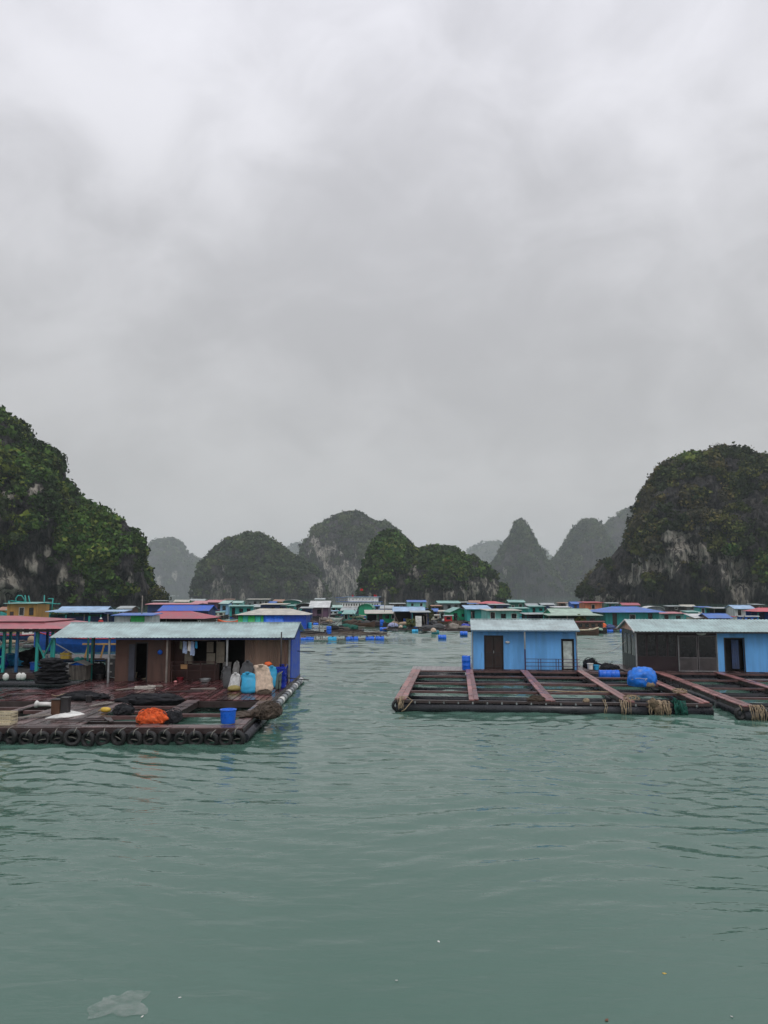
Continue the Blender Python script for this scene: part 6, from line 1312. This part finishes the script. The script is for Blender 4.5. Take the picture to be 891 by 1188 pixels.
# person in red behind the left canopy
def person(label, loc, rz, cloth, legs, hat, H=1.62):
    t = thing('person', label, 'person', loc, rz)
    V = [(0,0,.92),(0,0,1.15),(0,0,1.38),(0,0,1.46),(0,-.01,1.58),(.19,0,1.38),(.25,-.05,1.12),(.2,-.22,.98),(-.19,0,1.38),(-.25,.0,1.12),(-.24,-.12,.88),(.1,0,.88),(.11,-.03,.48),(.11,.02,.06),(.11,-.12,.03),(-.1,0,.88),(-.12,0,.48),(-.12,.05,.06),(-.12,-.08,.03)]
    E = [(0,1),(1,2),(2,3),(3,4),(2,5),(5,6),(6,7),(2,8),(8,9),(9,10),(0,11),(11,12),(12,13),(13,14),(0,15),(15,16),(16,17),(17,18)]
    RR = [.14,.13,.15,.055,.10,.07,.05,.035,.07,.05,.035,.09,.065,.045,.04,.09,.065,.045,.04]
    def sk_(nm, inc, m, grow=0.):
        me = bpy.data.meshes.new(nm); keep = sorted(inc); ix = {a: i for i, a in enumerate(keep)}
        me.from_pydata([V[a] for a in keep], [(ix[a], ix[b]) for a, b in E if a in ix and b in ix], []); o = bpy.data.objects.new(nm, me); COL.objects.link(o); o.parent = t
        md = o.modifiers.new('Skin', 'SKIN'); 
        for i, a in enumerate(keep): me.skin_vertices[0].data[i].radius = (RR[a]+grow,)*2
        me.skin_vertices[0].data[0].use_root = True
        o.modifiers.new('Sub', 'SUBSURF').levels = 1; o.modifiers['Sub'].render_levels = 1; me.materials.append(m); return o
    try:
        for nm, inc, m, g in (('body', range(19), M_skin, 0), ('jacket', (0,1,2,5,6,8,9), cloth, .025), ('trousers', (0,11,12,13,15,16,17), legs, .02)):
            me_inc = list(inc); me = bpy.data.meshes.new(nm); ix = {a: i for i, a in enumerate(me_inc)}
            me.from_pydata([V[a] for a in me_inc], [(ix[a], ix[b]) for a, b in E if a in ix and b in ix], [])
            o = bpy.data.objects.new(nm, me); COL.objects.link(o); o.parent = t; o.modifiers.new('Skin', 'SKIN')
            for i, a in enumerate(me_inc): me.skin_vertices[0].data[i].radius = (RR[a]+g, RR[a]*(.75 if a < 3 else 1)+g)
            me.skin_vertices[0].data[0].use_root = True; s = o.modifiers.new('Sub', 'SUBSURF'); s.levels = 1; s.render_levels = 1; me.materials.append(m)
    except Exception as e: print('person', e)
    MB().lathe([(.2, 1.60), (.19, 1.615), (.11, 1.63), (.10, 1.70), (.05, 1.73)], None, 14).build('hat', hat, t); return t
# loose boards, ropes and pots that clutter the left raft
GL = 'loose boards lying about on the left raft'
for k, (px, py, L, a) in enumerate(((30, 806, 1.6, .4), (118, 818, 1.3, 1.2), (95, 836, 1.8, .15), (150, 800, 1.4, .9), (215, 803, 1.7, .3), (40, 832, 1.2, .8), (128, 836, 1.1, 2.0), (236, 800, 1.2, .1), (12, 802, 1.5, 1.3), (178, 797, .9, .5))):
    p = on(px, py, .52); mb = MB(); mb.cbox((0, 0, .03), (L, .14, .035), 0, .03, .02); mb.cbox((.1, .12, .05), (L*.7, .09, .03), .12, 0, -.02)
    solo('loose_board', mb, M_grey_wood if k % 2 else M_beam, 'loose grey boards lying askew on the left raft', 'board', tuple(p), a, GL)
solo('deck_rope', MB().tube([Vector((math.cos(i*.55)*(.5+.04*math.sin(i)), math.sin(i*.55)*(.33+.05*math.cos(i*1.3)), .02+.004*i)) for i in range(38)], .018, 6), M_rope_w, 'pale rope coiled on the deck in front of the dark doorway', 'rope', tuple(on(168, 800, .5)))
solo('deck_rope', MB().tube([on(60+i*4, 806+1.6*math.sin(i*1.1), .53) for i in range(12)], .02, 6), M_rope, 'thin tan rope straggling across the deck behind the rusty box', 'rope')
tub('round grey basin on the deck by the dark railing of the brown house', tuple(PD(238, 791)), .26, .16, M_steel, 'basin', 'basin')
tub('small red basin by the post of the left house', tuple(PD(209, 789)), .17, .14, M_redpaint, 'basin', 'basin')
tub('black pot at the back wall by the metal cabinet', tuple(PD(116, 788)), .16, .26, M_char, 'pot', 'pot')
p = on(116.5, 733, .45); person('person in a red jacket and pale hat standing behind the left canopy roof', (p.x, p.y, .45), .3, M_red, wmt('navy'), M_white)

# ------------------------------------------------------------------ drifting scraps near the camera
p = on(140, 1166, 0); mb = MB(); n = 26; vs = []; r = random.Random(3)
for j in range(n):
    for i in range(n):
        x = (i/(n-1)-.5)*.62; y = (j/(n-1)-.5)*.52; a = math.atan2(y, x); k = 1-.18*math.sin(3*a+1)-.08*math.cos(7*a); vs.append((x*k+.1*y, y*k, .004+.006*math.sin(i*.9+j*.5)*math.sin(j*.7)))
mb.add(vs, [(j*n+i, j*n+i+1, (j+1)*n+i+1, (j+1)*n+i) for j in range(n-1) for i in range(n-1)], True)
g = G('thin_clear_plastic'); fr_ = g.noise(5, 4, .6)
M_bag = g.set(Base_Color=(.42,.47,.44), Roughness=.35, Alpha=g.rng(fr_, .3, .7, .08, .38))
solo('plastic_bag', mb, M_bag, 'pale translucent plastic bag drifting in the water at the bottom left', 'bag', (p.x, p.y, .006), .2)
for k, (px, py, s, m, lab) in enumerate(((208, 1158, .028, M_white, 'white speck of litter floating right of the drifting plastic bag'), (165, 1180, .022, M_white, 'tiny white scrap floating just below the drifting plastic bag'), (509, 1093, .03, M_white, 'white scrap floating alone in the water left of centre bottom'), (771, 1130, .03, M_yellow, 'small yellow leaf floating at the lower right'), (704, 1184, .04, mat('brown_leaf', (.14,.06,.03)), 'brown leaf floating at the bottom edge'), (849, 1180, .02, M_white, 'tiny white speck floating at the bottom right corner'), (460, 1138, .018, M_white, 'tiny white speck floating at the bottom centre'))):
    p = on(px, py, 0); mb = MB(); mb.add([(-s, 0, .004), (-s*.2, -s*.5, .006), (s, -s*.1, .01), (s*.3, s*.6, .005), (-s, 0, 0), (-s*.2, -s*.5, .0), (s, -s*.1, .004), (s*.3, s*.6, 0)], [(0, 1, 2, 3), (7, 6, 5, 4), (0, 4, 5, 1), (1, 5, 6, 2), (2, 6, 7, 3), (3, 7, 4, 0)])
    solo('floating_scrap', mb, m, lab, 'litter', (p.x, p.y, .004), k)
